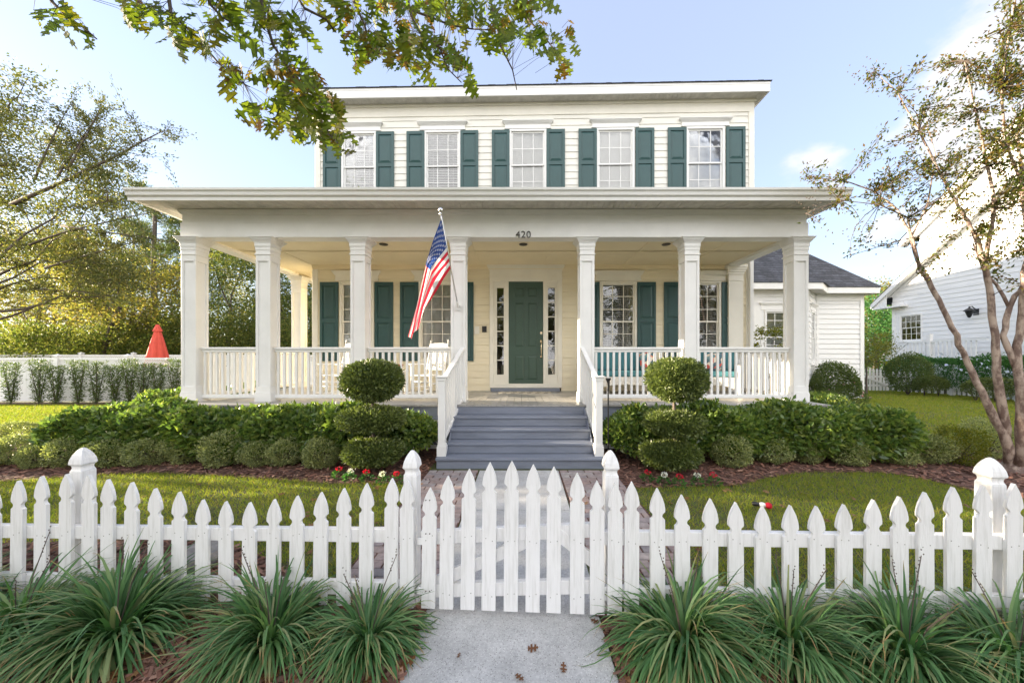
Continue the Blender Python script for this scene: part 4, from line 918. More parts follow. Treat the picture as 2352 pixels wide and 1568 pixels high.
# lantern and stair rail on that wall
lu=nu(2243); lz=nz(2243,715)
mb=MB(MN); mb.box(lu-.10,lu+.10,-.02,-.016+.0,lz-.16,lz+.12); mb.tube([(lu,-.02,lz+.06),(lu,-.20,lz+.22),(lu,-.32,lz+.18)],.022,8)
mb.lathe((lu,-.32,lz-.2),[(.02,-.08),(.06,-.04),(.07,.0),(.13,.20),(.19,.22),(.11,.30),(.03,.35),(.02,.42)],10); npart(mb,'wall_lantern',M['black'])
r0,r1,r2=nu(2085),nu(2133),nu(2185); ra,rb=nz(2085,822),nz(2133,786)
mb=MB(MN); mb.bar((r0,-1.0,ra),(r1,-1.0,rb),.08,.07); mb.bar((r1,-1.0,rb),(r2+2,-1.0,rb),.08,.07); mb.bar((r0,-1.0,ra-.75),(r1,-1.0,rb-.75),.06,.06); mb.bar((r1,-1.0,rb-.75),(r2+2,-1.0,rb-.75),.06,.06)
k=22
for i in range(k):
    u=r0+(r2+1.8-r0)*i/k; t=min(1,(u-r0)/(r1-r0)); zz_=ra+(rb-ra)*t; mb.box(u-.02,u+.02,-1.02,-.98,zz_-.75,zz_)
mb.box(r2-.07,r2+.07,-1.07,-.93,.2,rb+.35); mb.box(r0-.05,r0+.05,-1.05,-.95,.2,ra+.1)
npart(mb,'stair_rail',M['white'])
# ---------------------------------------------------------------- white lattice fence, left
def lattice_fence(pts, label, H=1.62):
    fo=empty('lattice_fence',(*pts[0],0)); tag(fo,label,'fence','white lattice top fences'); inv=Matrix.Translation(-fo.location)
    posts=[]; boards=MB(); lat=MB(); rails=MB()
    for p,q in zip(pts,pts[1:]):
        p,q=Vector((*p,0)),Vector((*q,0)); Ln=(q-p).length; u=(q-p)/Ln; n=max(1,round(Ln/2.45)); nm=Vector((-u.y,u.x,0))
        for i in range(n+1):
            if i==n and q!=Vector((*pts[-1],0)): continue
            posts.append(p+u*Ln*i/n)
        Z=lambda h: Vector((0,0,h))
        rails.bar(p+Z(H-.03),q+Z(H-.03),.05,.08); rails.bar(p+Z(H-.40),q+Z(H-.40),.05,.12); rails.bar(p+Z(.13),q+Z(.13),.05,.16)
        x=.0
        while x<Ln: a=p+u*min(x+.075,Ln); boards.bar(a+Z(.2),a+Z(H-.46),.142,.022,up=nm); x+=.15
        x=-.3
        while x<Ln:
            for s in (0,1):
                c0,c1=(x,x+.29) if s==0 else (x+.29,x)
                if min(c0,c1)<0 or max(c0,c1)>Ln: continue
                a,b=p+u*c0+Z(H-.345)+nm*(.006*s),p+u*c1+Z(H-.065)+nm*(.006*s); lat.bar(a,b,.005,.034,up=u)
            x+=.085
    for c in posts:
        mb=MB(); mb.box(c.x-.065,c.x+.065,c.y-.065,c.y+.065,0,H+.06); mb.lathe((c.x,c.y,H+.06),[(.085,.0005),(.085,.03),(.0,.09)],4,sq=True); o=mb.build('post',M['white'],fo); o.matrix_parent_inverse=inv
    for m_,nm_ in ((boards,'board_panel'),(lat,'lattice'),(rails,'rail')): o=m_.build(nm_,M['white'],fo); o.matrix_parent_inverse=inv
    return fo
lattice_fence([(-27,12.6),(-9.3,12.8)],'white board fence with lattice top behind the row of narrow shrubs')
lattice_fence([(-26.9,17.0),(-13.5,19.4),(-6.5,19.4)],'farther white lattice fence running behind the red umbrella',H=1.78)
# ---------------------------------------------------------------- shrubs and hedges
def shrub(name, c, rad, n, ll, lw, lm, label, cat='shrub', group=None, inner=.6, amp=.14, seed=0, stem=True, up=.3, zc=None):
    t=empty(name,(c[0],c[1],0)); tag(t,label,cat,group); zc=zc if zc is not None else rad[2]*.92
    P,d=shell(n,(0,0,zc),rad,inner,amp,seed,3.2,zmin=.01); D=unit(d*.7+rdir(len(P))*.7+np.array([0,0,up]))
    leaves('foliage',P,D,rng.uniform(.7,1.2,len(P))*ll,rng.uniform(.8,1.2,len(P))*lw,LM[lm],t)
    if stem:
        mb=MB()
        for k in range(7):
            a=k*.9; e=Vector((math.cos(a)*rad[0]*.6,math.sin(a)*rad[1]*.6,zc+rad[2]*.2*(k%3-.6))); mb.tube([(0,0,-.02),e*.4+Vector((0,0,.05)),e],[.014,.01,.005],5)
        mb.build('stem',M['twig'],t)
    return t
SP=[(30,1040,50,36),(84,1052,40,30),(163,1042,48,38),(256,1045,50,36),(346,1040,48,36),(428,1030,46,42),(517,1035,54,44),(594,1045,42,34),(660,1042,44,36),(740,1046,48,38),
    (1673,1037,52,42),(1768,1037,46,36),(1850,1031,46,40),(1950,1040,50,36),(2052,1040,46,34),(2134,1036,46,36),(-55,1046,50,36)]
DESC=['dark round shrub at the left edge of the mulch bed','low round shrub second from the left edge, lower than its neighbours','round shrub in front of the left end of the hedge, third from the left edge','low grey-green shrub just right of the thick left fence post','clipped round shrub below the leftmost porch column','taller round shrub below the gap between the first two porch columns','largest round shrub of the left row with yellowish top','small round shrub directly right of the largest one','round shrub second from the left topiary','round shrub nearest the left topiary',
  'round shrub nearest the right topiary','round shrub second from the right topiary','round shrub third from the right topiary with a peaked top','round shrub below the rightmost porch column','small low shrub right of the rightmost porch column','round shrub in front of the right end of the hedge','round shrub at the far left end of the row']
protos=[shrub('dwarf_shrub',(0,0),(.30,.30,.25),4600,.036,.017,'yaupon','x','shrub','row of dwarf shrubs in the mulch',.5,.17,s) for s in (1,2,3)]
for i,(x,y,rx,ry) in enumerate(SP):
    o=protos[i] if i<3 else copy_tree(protos[i%3]); b=gr(0,y+ry+1); Y=b.y+.22
    o.location=(XA(x,Y),Y,0); s=rx*Y/F/.335; o.scale=(s,s*.95,ry*Y/F/.25*.95); o.rotation_euler=(0,0,i*1.7); o['label']=DESC[i]
shrub('golden_shrub',(XA(2202,5.3),5.3),(.30,.3,.30),4500,.034,.016,'yellow','yellowing round shrub at the right end of the row before the crepe myrtle',group=None,amp=.2,seed=5)
shrub('dwarf_shrub',(XA(2265,5.7),5.7),(.34,.3,.31),5000,.032,.015,'yaupon','dark round shrub just left of the crepe myrtle trunk',group='row of dwarf shrubs in the mulch',seed=6)
shrub('lawn_shrub',(XA(40,6.9),6.9),(.34,.34,.18),3500,.036,.017,'yaupon','rounded shrub standing alone on the sunlit left lawn',seed=9)
# topiaries
def topiary(c, tiers, label):
    t=empty('topiary',(c[0],c[1],0)); tag(t,label,'topiary','three tier topiaries beside the steps')
    for k,(dx,z,rx,rz,sq) in enumerate(tiers):
        n=10500 if k==0 else 8000; d=rdir(n)
        e=1/np.maximum((np.abs(d[:,0:1])**sq+np.abs(d[:,1:2])**sq+np.abs(d[:,2:3])**sq)**(1/sq),1e-3)
        q=rng.uniform(.5,1.0,n)**.5*lump(d,.04,k+int(abs(c[0])*7),5)*lump(d,.03,k+9,14)+np.where(rng.random(n)<.03,.06,0)
        P=np.array([dx,0,z])+d*e*np.array([rx,rx*.95,rz])*q[:,None]; D=unit(d*.8+rdir(n)*.7+np.array([0,0,.15]))
        V0,F0=leafgeo(P,D,rng.uniform(.03,.058,n),rng.uniform(.015,.026,n)); P2=np.array([dx,0,z])+(P-np.array([dx,0,z]))*rng.uniform(.45,.85,n)[:,None]; V1,F1=leafgeo(P2,rdir(n),.05,.035); npmesh('foliage_tier',np.concatenate([V0,V1]),np.concatenate([F0,F1+len(V0)]),LM['topiary'],t)
        0 and leaves('x',P,D,rng.uniform(.022,.04,n),rng.uniform(.011,.018,n),LM['topiary'],t)
    mb=MB(); mb.tube([(0,0,-.02),(.01,.01,.4),(-.008,0,.8),(.0,0,1.1)],[.03,.026,.024,.02],8); mb.build('trunk',M['bark'],t,smooth=True)
    return t
Yt=4.95
def tz(y): return ZA(y,Yt)
s=Yt/F
topiary((XA(857,Yt),Yt),[(0,tz(874),65*s,46*s,2.3),(-2*s,tz(961),69*s,26*s,2.6),(3*s,tz(1034),63*s,28*s,2.6)],'three tier clipped topiary left of the porch steps')
topiary((XA(1549,Yt),Yt),[(5*s,tz(872),64*s,49*s,2.3),(-2*s,tz(971),63*s,27*s,2.6),(-14*s,tz(1041),64*s,29*s,2.5)],'three tier clipped topiary right of the porch steps')
# big hedges
def hedge(name, path, w, h, n, ll, lw, lm, label, seed=0, cat='hedge', group=None, taper=.0, loose=.05):
    path=[np.array(p,float) for p in path]; seg=[np.linalg.norm(b-a) for a,b in zip(path,path[1:])]; cum=np.concatenate([[0],np.cumsum(seg)]); T=cum[-1]
    t=empty(name,(*path[0],0)); tag(t,label,cat,group)
    s=rng.uniform(-w*.35,T+w*.35,n); th=rng.uniform(-.5,math.pi+.5,n); q=rng.uniform(.55,1,n)**.5
    r=np.random.default_rng(seed+50); l=np.zeros(n)
    for i in range(6): l+=np.sin(s*r.uniform(1.5,6)+th*r.uniform(-3,3)+r.uniform(0,6))
    q*=1+.075*l+np.where(rng.random(n)<.05,rng.uniform(0,loose*4,n),0)
    c_,s_=np.cos(th),np.sin(th); e=1/(np.abs(c_)**3+np.abs(s_)**3)**(1/3)
    ends=np.clip(np.minimum(s+w*.35,T+w*.35-s)/(w*.6),0.05,1)**.45
    off=c_*e*q*w/2*ends; z=h*.48+s_*e*q*h*.52*ends
    idx=np.clip(np.searchsorted(cum,s)-1,0,len(seg)-1); A=np.array(path)[idx]; U=np.array([(b-a)/np.linalg.norm(b-a) for a,b in zip(path,path[1:])])[idx]
    P2=A+U*(s-cum[idx])[:,None]+np.stack([U[:,1],-U[:,0]],1)*off[:,None]
    P=np.column_stack([P2-path[0],z]); k=P[:,2]>.02; P=P[k]
    out=np.column_stack([np.stack([U[:,1],-U[:,0]],1)*c_[:,None],s_])[k]
    D=unit(out*.6+rdir(len(P))*.75+np.array([0,0,.1])); leaves('foliage',P,D,rng.uniform(.65,1.25,len(P))*ll,rng.uniform(.8,1.2,len(P))*lw,LM[lm],t)
    mb=MB(); x=.1
    while x<T:
        i=int(np.clip(np.searchsorted(cum,x)-1,0,len(seg)-1)); b=path[i]+(path[i+1]-path[i])/seg[i]*(x-cum[i])-path[0]
        for k in range(3): mb.tube([(b[0],b[1],-.02),(b[0]+random.uniform(-.15,.15),b[1]+random.uniform(-.15,.15),h*.7)],[.014,.006],5)
        x+=.45
    mb.build('stem',M['twig'],t); return t
hedge('viburnum_hedge',[(-7.15,5.55),(-5.0,5.62),(-1.62,5.55)],.80,.79,19000,.10,.055,'hedge','glossy dark green hedge in front of the porch left of the steps',1)
hedge('viburnum_hedge',[(-7.0,6.6),(-7.0,9.5)],.9,0.92,8500,.10,.055,'hedge','glossy hedge running back along the left side of the porch',2)
hedge('viburnum_hedge',[(1.62,5.55),(3.2,5.6),(6.0,5.55)],.82,.80,18000,.10,.055,'hedge','glossy dark green hedge in front of the porch right of the steps',3)
hedge('viburnum_hedge',[(6.1,6.6),(6.15,8.6)],.8,.85,7000,.07,.04,'hedge','short glossy hedge beside the right corner porch column',4)
# narrow shrubs along the lattice fence
xs_=[25,90,128,180,222,264,298,330,362,402]
dn=['leftmost narrow upright shrub by the lattice fence','narrow upright shrub second from the left by the lattice fence','narrow leaning shrub third from the left by the lattice fence','tall dense narrow shrub fourth from the left by the lattice fence','narrow upright shrub fifth from the left by the lattice fence','broad narrow-leaved shrub sixth from the left by the lattice fence','thin narrow shrub seventh from the left by the lattice fence','tall narrow shrub eighth from the left by the lattice fence','tall narrow shrub below the red umbrella by the lattice fence','narrow shrub next to the leftmost porch column']
for i,x in enumerate(xs_):
    Y=12.15; h=1.45+.12*math.sin(i*2.3); t=empty('narrow_shrub',(XA(x,Y),Y,0)); tag(t,dn[i],'shrub','narrow shrubs along the lattice fence')
    n=1400; z=rng.uniform(.02,1,n)**.9*h; k=rng.integers(0,4,n); a=k*1.6+i; r0=.03+.12*(z/h)
    P=np.column_stack([np.cos(a)*r0+rng.normal(0,.06,n),np.sin(a)*r0+rng.normal(0,.06,n),z]); D=unit(np.column_stack([np.cos(a)*.5,np.sin(a)*.5,np.full(n,.6)])+rdir(n)*.8)
    leaves('foliage',P,D,rng.uniform(.06,.12,n),rng.uniform(.016,.026,n),LM['podo'],t)
    mb=MB()
    for q in range(4): mb.tube([(0,0,0),(math.cos(q*1.6+i)*.08,math.sin(q*1.6+i)*.08,h*.4),(math.cos(q*1.6+i)*.2,math.sin(q*1.6+i)*.2,h*.95)],[.016,.012,.005],5)
    mb.build('stem',M['twig'],t)
sheet('mulch_bed',[(-27,11.8),(-9.3,12.0),(-9.3,12.75),(-27,12.5)],.008,M['mulch'])
# strappy lily turf clumps before the picket fence
CL=[(35,1.98,.95,330),(265,2.0,1.06,380),(622,1.96,.88,330),(845,1.95,.74,270),(1572,1.92,.98,380),(1812,1.92,.90,320),(2080,1.84,.92,340),(2335,1.78,.98,330),(-180,2.1,.95,250),(-420,2.12,.9,260),(2620,1.75,.92,300)]
LD=['strappy lily turf clump at the left edge in front of the thick post','largest lily turf clump on the left in front of the fence','lily turf clump third from the left in front of the fence','small lily turf clump beside the left gate post','large lily turf clump beside the right gate post','lily turf clump second from the right gate post','lily turf clump third from the right gate post','lily turf clump at the right edge in front of the thick post','lily turf clump cut off at the far left of the fence','lily turf clump far along the fence to the left','lily turf clump far along the fence to the right']
for ci,(x,Y,sc,n) in enumerate(CL):
    X=XA(x,Y); t=empty('lily_turf',(X,Y,0)); tag(t,LD[ci],'grass clump','lily turf clumps along the picket fence')
    n=int(n*1.9); K=8; ld=rng.uniform(0,6.28); ls=rng.uniform(.1,.3); a=rng.uniform(0,2*math.pi,n); r0=rng.uniform(0,.11,n)*sc; Ln=rng.uniform(.33,.61,n)*sc; el=R(1)*np.clip(rng.normal(55,20,n),6,86); cu=rng.uniform(1.9,3.6,n)*np.where(rng.random(n)<.12,.35,1)
    b=np.column_stack([np.cos(a)*r0,np.sin(a)*r0,np.zeros(n)]); h=np.column_stack([np.cos(a),np.sin(a),np.zeros(n)]); tw=np.column_stack([-np.sin(a),np.cos(a),np.zeros(n)])
    pos=b.copy(); V=[]; wd=rng.uniform(.012,.022,n)*math.sqrt(sc); an=el-ls*.9*np.cos(a-ld); side=rng.normal(0,.38,n)
    for k in range(K+1):
        w=wd*(1-(k/K)**2.2)+.0008; V.append(pos+tw*w[:,None]/2); V.append(pos-tw*w[:,None]/2)
        stp=(h*np.cos(an)[:,None]+tw*(side*k/K)[:,None]+np.array([0,0,1])*np.sin(an)[:,None])*(Ln/K)[:,None]; pos=pos+stp; pos[:,2]=np.maximum(pos[:,2],.015+.01*rng.random(n)); an=an-cu/K*(.5+k/K)
    V=np.stack(V,1); o0=np.arange(n)[:,None,None]*(2*(K+1)); q=np.array([[2*k,2*k+1,2*k+3,2*k+2] for k in range(K)])[None]
    bo=npmesh('blades',V.reshape(-1,3),(o0+q).reshape(-1,4),LM['liriope'],t,smooth=True); ta=bo.data.attributes.new('tip','FLOAT','POINT'); ta.data.foreach_set('value',np.tile(np.repeat(np.arange(K+1)/K,2),n).astype(np.float32))
    mb=MB()
    for k in range(3):
        aa=random.uniform(0,6.3); e=Vector((math.cos(aa)*.16,math.sin(aa)*.16,.42*sc+.08*k)); mb.tube([(0,0,0),e*.5+Vector((0,0,.06)),e],[.003,.003,.002],5)
        for j in range(9): p=e*(.72+.035*j)+Vector((random.uniform(-.008,.008),random.uniform(-.008,.008),.03)); mb.lathe(p,[(.001,-.004),(.004,0),(.001,.004)],5)
    mb.build('seed_stalk',M['twig'],t)
# bedding flowers
FLW=[(777,1085,'crimson'),(803,1092,'ivory'),(841,1093,'crimson'),(880,1098,'ivory'),(912,1097,'crimson'),(1487,1093,'crimson'),(1524,1100,'ivory'),(1560,1105,'crimson'),(1603,1102,'ivory'),(1640,1100,'crimson')]
FD=['red flowering bedding plant leftmost of the left row','white flowering bedding plant second of the left row','red flowering bedding plant in the middle of the left row','white flowering bedding plant fourth of the left row','red flowering bedding plant nearest the left gate post','red flowering bedding plant nearest the right gate post','white flowering bedding plant second of the right row','red flowering bedding plant in the middle of the right row','white flowering bedding plant fourth of the right row','red flowering bedding plant rightmost of the right row']
for i,(x,y,c) in enumerate(FLW):
    p=gr(x,y+14); t=empty('bedding_flower',p,i); tag(t,FD[i],'flower','red and white bedding flowers in the mulch')
    n=110; P,d=shell(n,(0,0,.05),(.07,.07,.055),.4,.1,i); leaves('foliage',P,unit(d+np.array([0,0,.3])),rng.uniform(.03,.05,n),rng.uniform(.014,.022,n),LM['green'],t)
    n=70; P,d=shell(n,(.01,0,.135),(.034,.034,.022),.6,.1,i); leaves('bloom',P,unit(d+rdir(n)*.4),rng.uniform(.014,.022,n),.014,LM[c],t)
    mb=MB(); mb.tube([(0,0,0),(.01,0,.13)],.003,5); mb.build('stem',M['twig'],t)
# ---------------------------------------------------------------- trees
def limb(mb, a, b, r0, r1, k=6, wob=.12, n=7, sag=0):
    a,b=Vector(a),Vector(b); L_=(b-a).length; pts=[]; o1=Vector(rng.normal(size=3)*wob*L_*.5)
    for i in range(k+1):
        t=i/k; pts.append(a.lerp(b,t)+o1*math.sin(math.pi*t)+Vector((0,0,-sag*L_*math.sin(math.pi*t)))+Vector(rng.normal(size=3)*wob*L_*.06)*(0<i<k))
    mb.tube(pts,[r0+(r1-r0)*i/k for i in range(k+1)],n); return pts
def tree(name, base, th, cc, cr, K, n, ll, lm, tr, label, cat='tree', group=None, rc=.22, bark='bark', lean=(0,0), flat=.6, seed=0, lw=.55, cmin=None, open_=.45):
    rr=np.random.default_rng(seed+100); t=empty(name,(base[0],base[1],0)); tag(t,label,cat,group)
    mb=MB(); top=Vector((lean[0],lean[1],th)); tp=limb(mb,(0,0,-.1),top,tr,tr*.6,8,.05,9)
    cc=Vector(cc); ctr=[]; 
    for k in range(K):
        d=rr.normal(size=3); d/=np.linalg.norm(d); q=rr.uniform(open_,1)**.6
        c=Vector((cc.x+d[0]*cr[0]*q,cc.y+d[1]*cr[1]*q,cc.z+d[2]*cr[2]*q)); ctr.append(c)
        main=k<max(5,K//7); s=tp[min(8,max(3,int(8*min(1,c.z*.7/max(th,.1)))))] if main else min(nodes,key=lambda v:(v-c).length+.6*max(0,v.z-c.z))
        f=1.0 if main else .45; m=s.lerp(c,.5)+Vector((0,0,.10*cr[2]*rr.uniform(-.5,1)*f))
        q1=limb(mb,s,m,tr*.34*f,tr*.2*f,4,.10,6); q2=limb(mb,m,c,tr*.2*f,tr*.05,4,.12,5)
        if k==0: nodes=[]
        nodes+=[q1[3],m,q2[2],q2[3]] if main else [m]
        for j in range(3): limb(mb,c.lerp(m,.3),c+Vector(rr.normal(size=3))*rc*min(cr)*1.1,tr*.06,tr*.02,3,.1,4)
    mb.build('trunk',M[bark],t,smooth=True)
    ctr=np.array([list(c) for c in ctr]); sz=rr.uniform(.6,1.35,K)*rc*(cr[0]+cr[2])/2; w=sz**2; idx=rr.choice(K,n,p=w/w.sum())
    P=ctr[idx]+rng.normal(size=(n,3))*sz[idx][:,None]*np.array([.75,.75,flat]); 
    k=P[:,2]>.15; P=P[k]; n=len(P)
    D=unit(rdir(n)+np.array([0,0,-.15])); leaves('crown',P,D,rng.uniform(.7,1.3,n)*ll,rng.uniform(.7,1.2,n)*ll*lw,LM[lm],t)
    return t
def pine(base, H, label, seed, tr=.2, z0=.35, n=15000, group='pines beyond the lattice fence'):
    rr=np.random.default_rng(seed); t=empty('pine_tree',(base[0],base[1],0)); tag(t,label,'tree',group)
    mb=MB(); tp=limb(mb,(0,0,-.1),(rr.uniform(-.4,.4),0,H),tr,tr*.3,10,.015,9); C_=[]
    nb=34
    for i in range(nb):
        f=z0+(1-z0)*(i/nb); p=tp[0].lerp(tp[-1],f); a=rr.uniform(0,6.28); L_=(1-f)*H*.26+.6+rr.uniform(0,.7); e=p+Vector((math.cos(a)*L_,math.sin(a)*L_,L_*rr.uniform(-.15,.3)))
        pts=limb(mb,p,e,tr*.24*(1.1-f),.015,5,.10,5)
        for q in (3,4,5): C_.append(list(pts[q]))
        for j in range(3): s_=pts[3+j%3]; e2=s_+Vector(rr.normal(size=3))*.35*L_*.5; limb(mb,s_,e2,.02,.008,2,.1,4); C_.append(list(e2))
    mb.build('trunk',M['bark'],t,smooth=True)
    C_=np.array(C_); idx=rr.integers(0,len(C_),n); P=C_[idx]+rng.normal(size=(n,3))*.16; D=unit((P-C_[idx])+rdir(n)*.08+np.array([0,0,.08]))
    leaves('crown',P,D,rng.uniform(.2,.36,n),rng.uniform(.03,.05,n),LM['pine'],t); return t
WG='broadleaf trees beyond the lattice fence'
pine((XA(366,27),27),14.7,'tall straight pine just left of the leftmost porch column',11,.30,.28)
pine((XA(430,33),33),16.0,'pine glimpsed behind the leftmost porch column',12,.24,.2)
pine((XA(300,38),38),16.5,'slender distant pine left of the straight pine',13,.22,.4)
pine((XA(160,36),36),15.0,'thin pine standing among the far left trees',14,.2,.35)
TR=[ # photo column, depth, height, crown radius x, z, leaf set, label, lean
 (60,24,11.0,4.0,4.2,'woody','broad yellow-green tree beyond the fence near the left edge',(1.0,0)),
 (215,20.5,9.4,3.2,3.6,'woody','yellowing tree with a dark leaning trunk beyond the fence',(1.6,0)),
 (140,33,15.0,4.8,5.6,'woody','golden tree rising behind the left lattice fence',(-.8,0)),
 (250,31,12.6,3.4,4.8,'woody','yellow-brown tree behind the red umbrella to its left',(.5,0)),
 (400,25,5.0,2.0,2.0,'woody','loose tree directly behind the red umbrella',(0,0)),
 (520,23,9.8,3.4,4.2,'wood','tall green tree seen between the first two porch columns',(.3,0)),
 (585,28,12.5,3.6,5.2,'wood','dark green tree seen left of the second porch column',(0,0)),
 (650,24,9.5,2.8,4.2,'wood','green tree seen right of the second porch column',(0,0)),
 (715,26,10.5,2.8,4.4,'wood','green tree seen beside the corner of the house wall',(0,0)),
 (-160,28,13.0,4.4,5.0,'woody','broad tree beyond the fence off to the far left',(0,0)),
 (500,40,14.0,3.6,5.0,'woody','pale distant tree behind the pine',(0,0)),
]
for i,(x,Y,H,rx,rz,lm,lab,ln_) in enumerate(TR):
    tree('broadleaf_tree',(XA(x,Y),Y),H*.5,(ln_[0],0,H-rz),(rx,rx*.8,rz),40,9000,.17,lm,.15,lab,group=WG,seed=i,lean=ln_,rc=.18,flat=.7)
US=[(30,17.5,1.6,1.9,'wood'),(120,18.6,1.7,2.0,'wood'),(205,20.5,1.5,1.7,'wood'),(285,20.8,1.7,2.3,'wood'),(345,21.5,1.5,2.0,'wood'),(405,20.6,1.4,2.1,'wood'),(500,20.5,1.8,2.6,'wood'),(560,20.6,1.7,2.4,'wood'),(625,21,1.6,2.5,'wood'),(700,21,1.7,2.6,'wood')]
UD=['low bush beyond the fence at the left edge','yellow bush beyond the fence below the golden tree','green bush beyond the fence near the leaning trunk','tall yellow bush left of the red umbrella','green bush just left of the red umbrella','green bush just right of the red umbrella','green bush seen through the first porch opening at its left','autumn bush seen through the first porch opening at its right','green bush seen left of the rear porch column','green bush seen right of the rear porch column']
for i,(x,Y,rx,rz,lm) in enumerate(US):
    shrub('wild_bush',(XA(x,Y),Y),(rx,rx,rz),4200,.14,.075,lm,UD[i],'bush','wild bushes beyond the lattice fence',.3,.28,i+30)
# far wood that closes the horizon
n=42000; xx=rng.uniform(-75,10,n); P=np.column_stack([xx,rng.uniform(42,60,n)-np.minimum(0,(xx+35))*-.25,rng.uniform(0,1,n)**1.3*(4.6+1.4*np.sin(xx*.5)+1.0*np.sin(xx*1.7))]); 
w_o=leaves('far_wood',P,rdir(n),rng.uniform(.35,.7,n),rng.uniform(.2,.4,n),LM['wood']); tag(w_o,'far mass of woodland closing the view on the left','wood',kind='stuff')
# spreading small-leaved oak at the far left
tree('live_oak',(-24.3,15.2),4.6,(1.0,.4,8.8),(6.3,4.6,5.3),115,42000,.15,'live',.20,'large spreading small-leaved oak filling the left edge of the picture',seed=40,rc=.10,flat=.45,lean=(.4,.2),lw=.42,open_=.3)
KS=1.42
lo=bpy.data.objects['live_oak']
mb=MB(); e=Vector((8.4,.2,11.6)); pts=limb(mb,(1.8,.2,8.4),e,.09,.02,8,.05,6); P=[]
tw=[]
for p in pts[3:]:
    for j in range(5):
        q=p+Vector(rng.normal(size=3))*.75+Vector((.5,0,.07)); limb(mb,p,q,.014,.004,3,.1,4); tw.append((p,q))
for (a,b) in (((2.2,0,6.6),(3.2,.1,9.1)),((2.9,0,6.7),(4.1,0,8.6)),((2.5,0,3.9),(5.3,.3,4.9)),((1.5,0,3.2),(4.2,-.3,3.1)),((3.2,0,6.9),(4.0,.2,8.9)),((2.0,0,4.6),(6.4,.5,6.0)),((3,0,5.2),(6.9,.4,4.7))):
    pp=limb(mb,Vector(a)*KS,Vector(b)*KS,.05,.01,6,.06,5)
    for p in pp[2:]:
        for j in range(4): q=p+Vector(rng.normal(size=3))*.55; limb(mb,p,q,.01,.003,2,.1,4); tw.append((p,q))
mb.build('branch',M['bark'],lo,smooth=True)
n=12000; i=rng.integers(0,len(tw),n); f=rng.uniform(.1,1.08,n)[:,None]; A=np.array([list(a) for a,b in tw])[i]; B=np.array([list(b) for a,b in tw])[i]
P=A+(B-A)*f+rng.normal(size=(n,3))*.08; leaves('sprig',P,unit((B-A)*.6+rdir(n)*.5),rng.uniform(.08,.14,n),rng.uniform(.035,.055,n),LM['live'],lo)
# shade trees standing outside the picture on the left, whose shadows fall on the front yard
tree('shade_tree',(-15.5,4.2),2.4,(0,0,4.4),(3.0,2.3,3.3),40,8500,.17,'live',.28,'shade tree standing left of the picture by the street',seed=61,rc=.25)
tree('shade_tree',(-13.2,.6),2.2,(0,0,4.2),(2.6,2.4,3.2),40,11000,.17,'live',.28,'shade tree nearest the street left of the picture',seed=62,rc=.25)
# trees over the street, seen only as reflections in the panes
for i,x in enumerate((-15,-8.5,-2,4.5,11,17,24,31)):
    tree('street_tree',(x,-15-(i%2)*2.5),3.0,(0,0,5.6),(3.6,2.6,3.4),34,5000,.34,'live',.25,('leafy tree on the far side of the street, reflected in the porch windows'),group='trees across the street',seed=80+i,rc=.27)
# greenery between the houses
tree('broadleaf_tree',(XA(2015,26),26),2.5,(0,0,3.6),(2.6,2,2.6),26,12000,.16,'green',.16,'fresh green tree in the gap between the two houses',group=None,seed=71,rc=.3)
tree('broadleaf_tree',(XA(2010,36),36),4.5,(0,0,6.3),(3.4,2.6,2.4),22,8000,.22,'woody',.2,'autumn tree behind the green one between the two houses',group=None,seed=72,rc=.3)
# young tree by the wing
tree('young_tree',(XA(1990,15.6),15.6),1.3,(0,0,2.05),(1.1,1.0,.85),30,2600,.085,'yellow',.045,'slender yellow-green young tree at the corner of the right wing',seed=73,rc=.2,bark='twig')
tree('young_tree',(XA(1764,9.9),9.9),1.0,(0,0,2.0),(.55,.4,.55),16,900,.075,'yellow',.03,'leafy young shrub tree in front of the wing window',seed=74,rc=.22,bark='twig')
hedge('clipped_hedge',[(9.25,10.75),(10.2,10.85)],.8,1.35,9000,.06,.03,'podo','dark hedge along the foot of the right wing',11)
shrub('rounded_shrub',(XA(1893,10.2),10.2),(.55,.4,.36),3800,.05,.022,'podo','low dark rounded shrub beside the right corner column',seed=12)
shrub('rounded_shrub',(XA(1948,10.9),10.9),(.5,.4,.42),3500,.05,.022,'podo','rounded shrub with pink blooms at the corner of the wing',seed=13)
P,d=shell(60,(11.1,10.2,.42),(.5,.5,.42),.95,.1,3,zmin=.4); o=leaves('pink_bloom',P-np.array([11.1,10.2,0]),d,.07,.06,LM['pink'],bpy.data.objects['rounded_shrub.001']); o['kind']='stuff'
shrub('rounded_shrub',(XA(2085,15.2),15.2),(.78,.7,.80),7000,.075,.035,'podo','round dark shrub right of the far white gate',seed=14,zc=.95)
hedge('clipped_hedge',[(17.15,14.9),(17.7,14.7)],.7,.92,4500,.06,.03,'topiary','clipped boxy hedge left of the far fence post',15)
hedge('clipped_hedge',[(17.1,13.2),(17.9,12.6)],.7,.90,5000,.06,.03,'topiary','clipped boxy hedge right of the far fence post',16)
hedge('plumbago_hedge',[(18.4,17.2),(18.8,14.5),(18.9,9)],1.0,1.62,34000,.075,.04,'green','long hedge with pale blue flowers before the neighbouring house',17)
n=90; P=np.column_stack([rng.uniform(17.9,18.3,n),rng.uniform(9.5,17,n),rng.uniform(1.0,1.75,n)]); bl=bpy.data.objects['plumbago_hedge']; leaves('blue_bloom',P-np.array(bl.location),unit(rdir(n)+np.array([-1,-.5,.3])),.13,.12,LM['blue'],bl)['kind']='stuff'
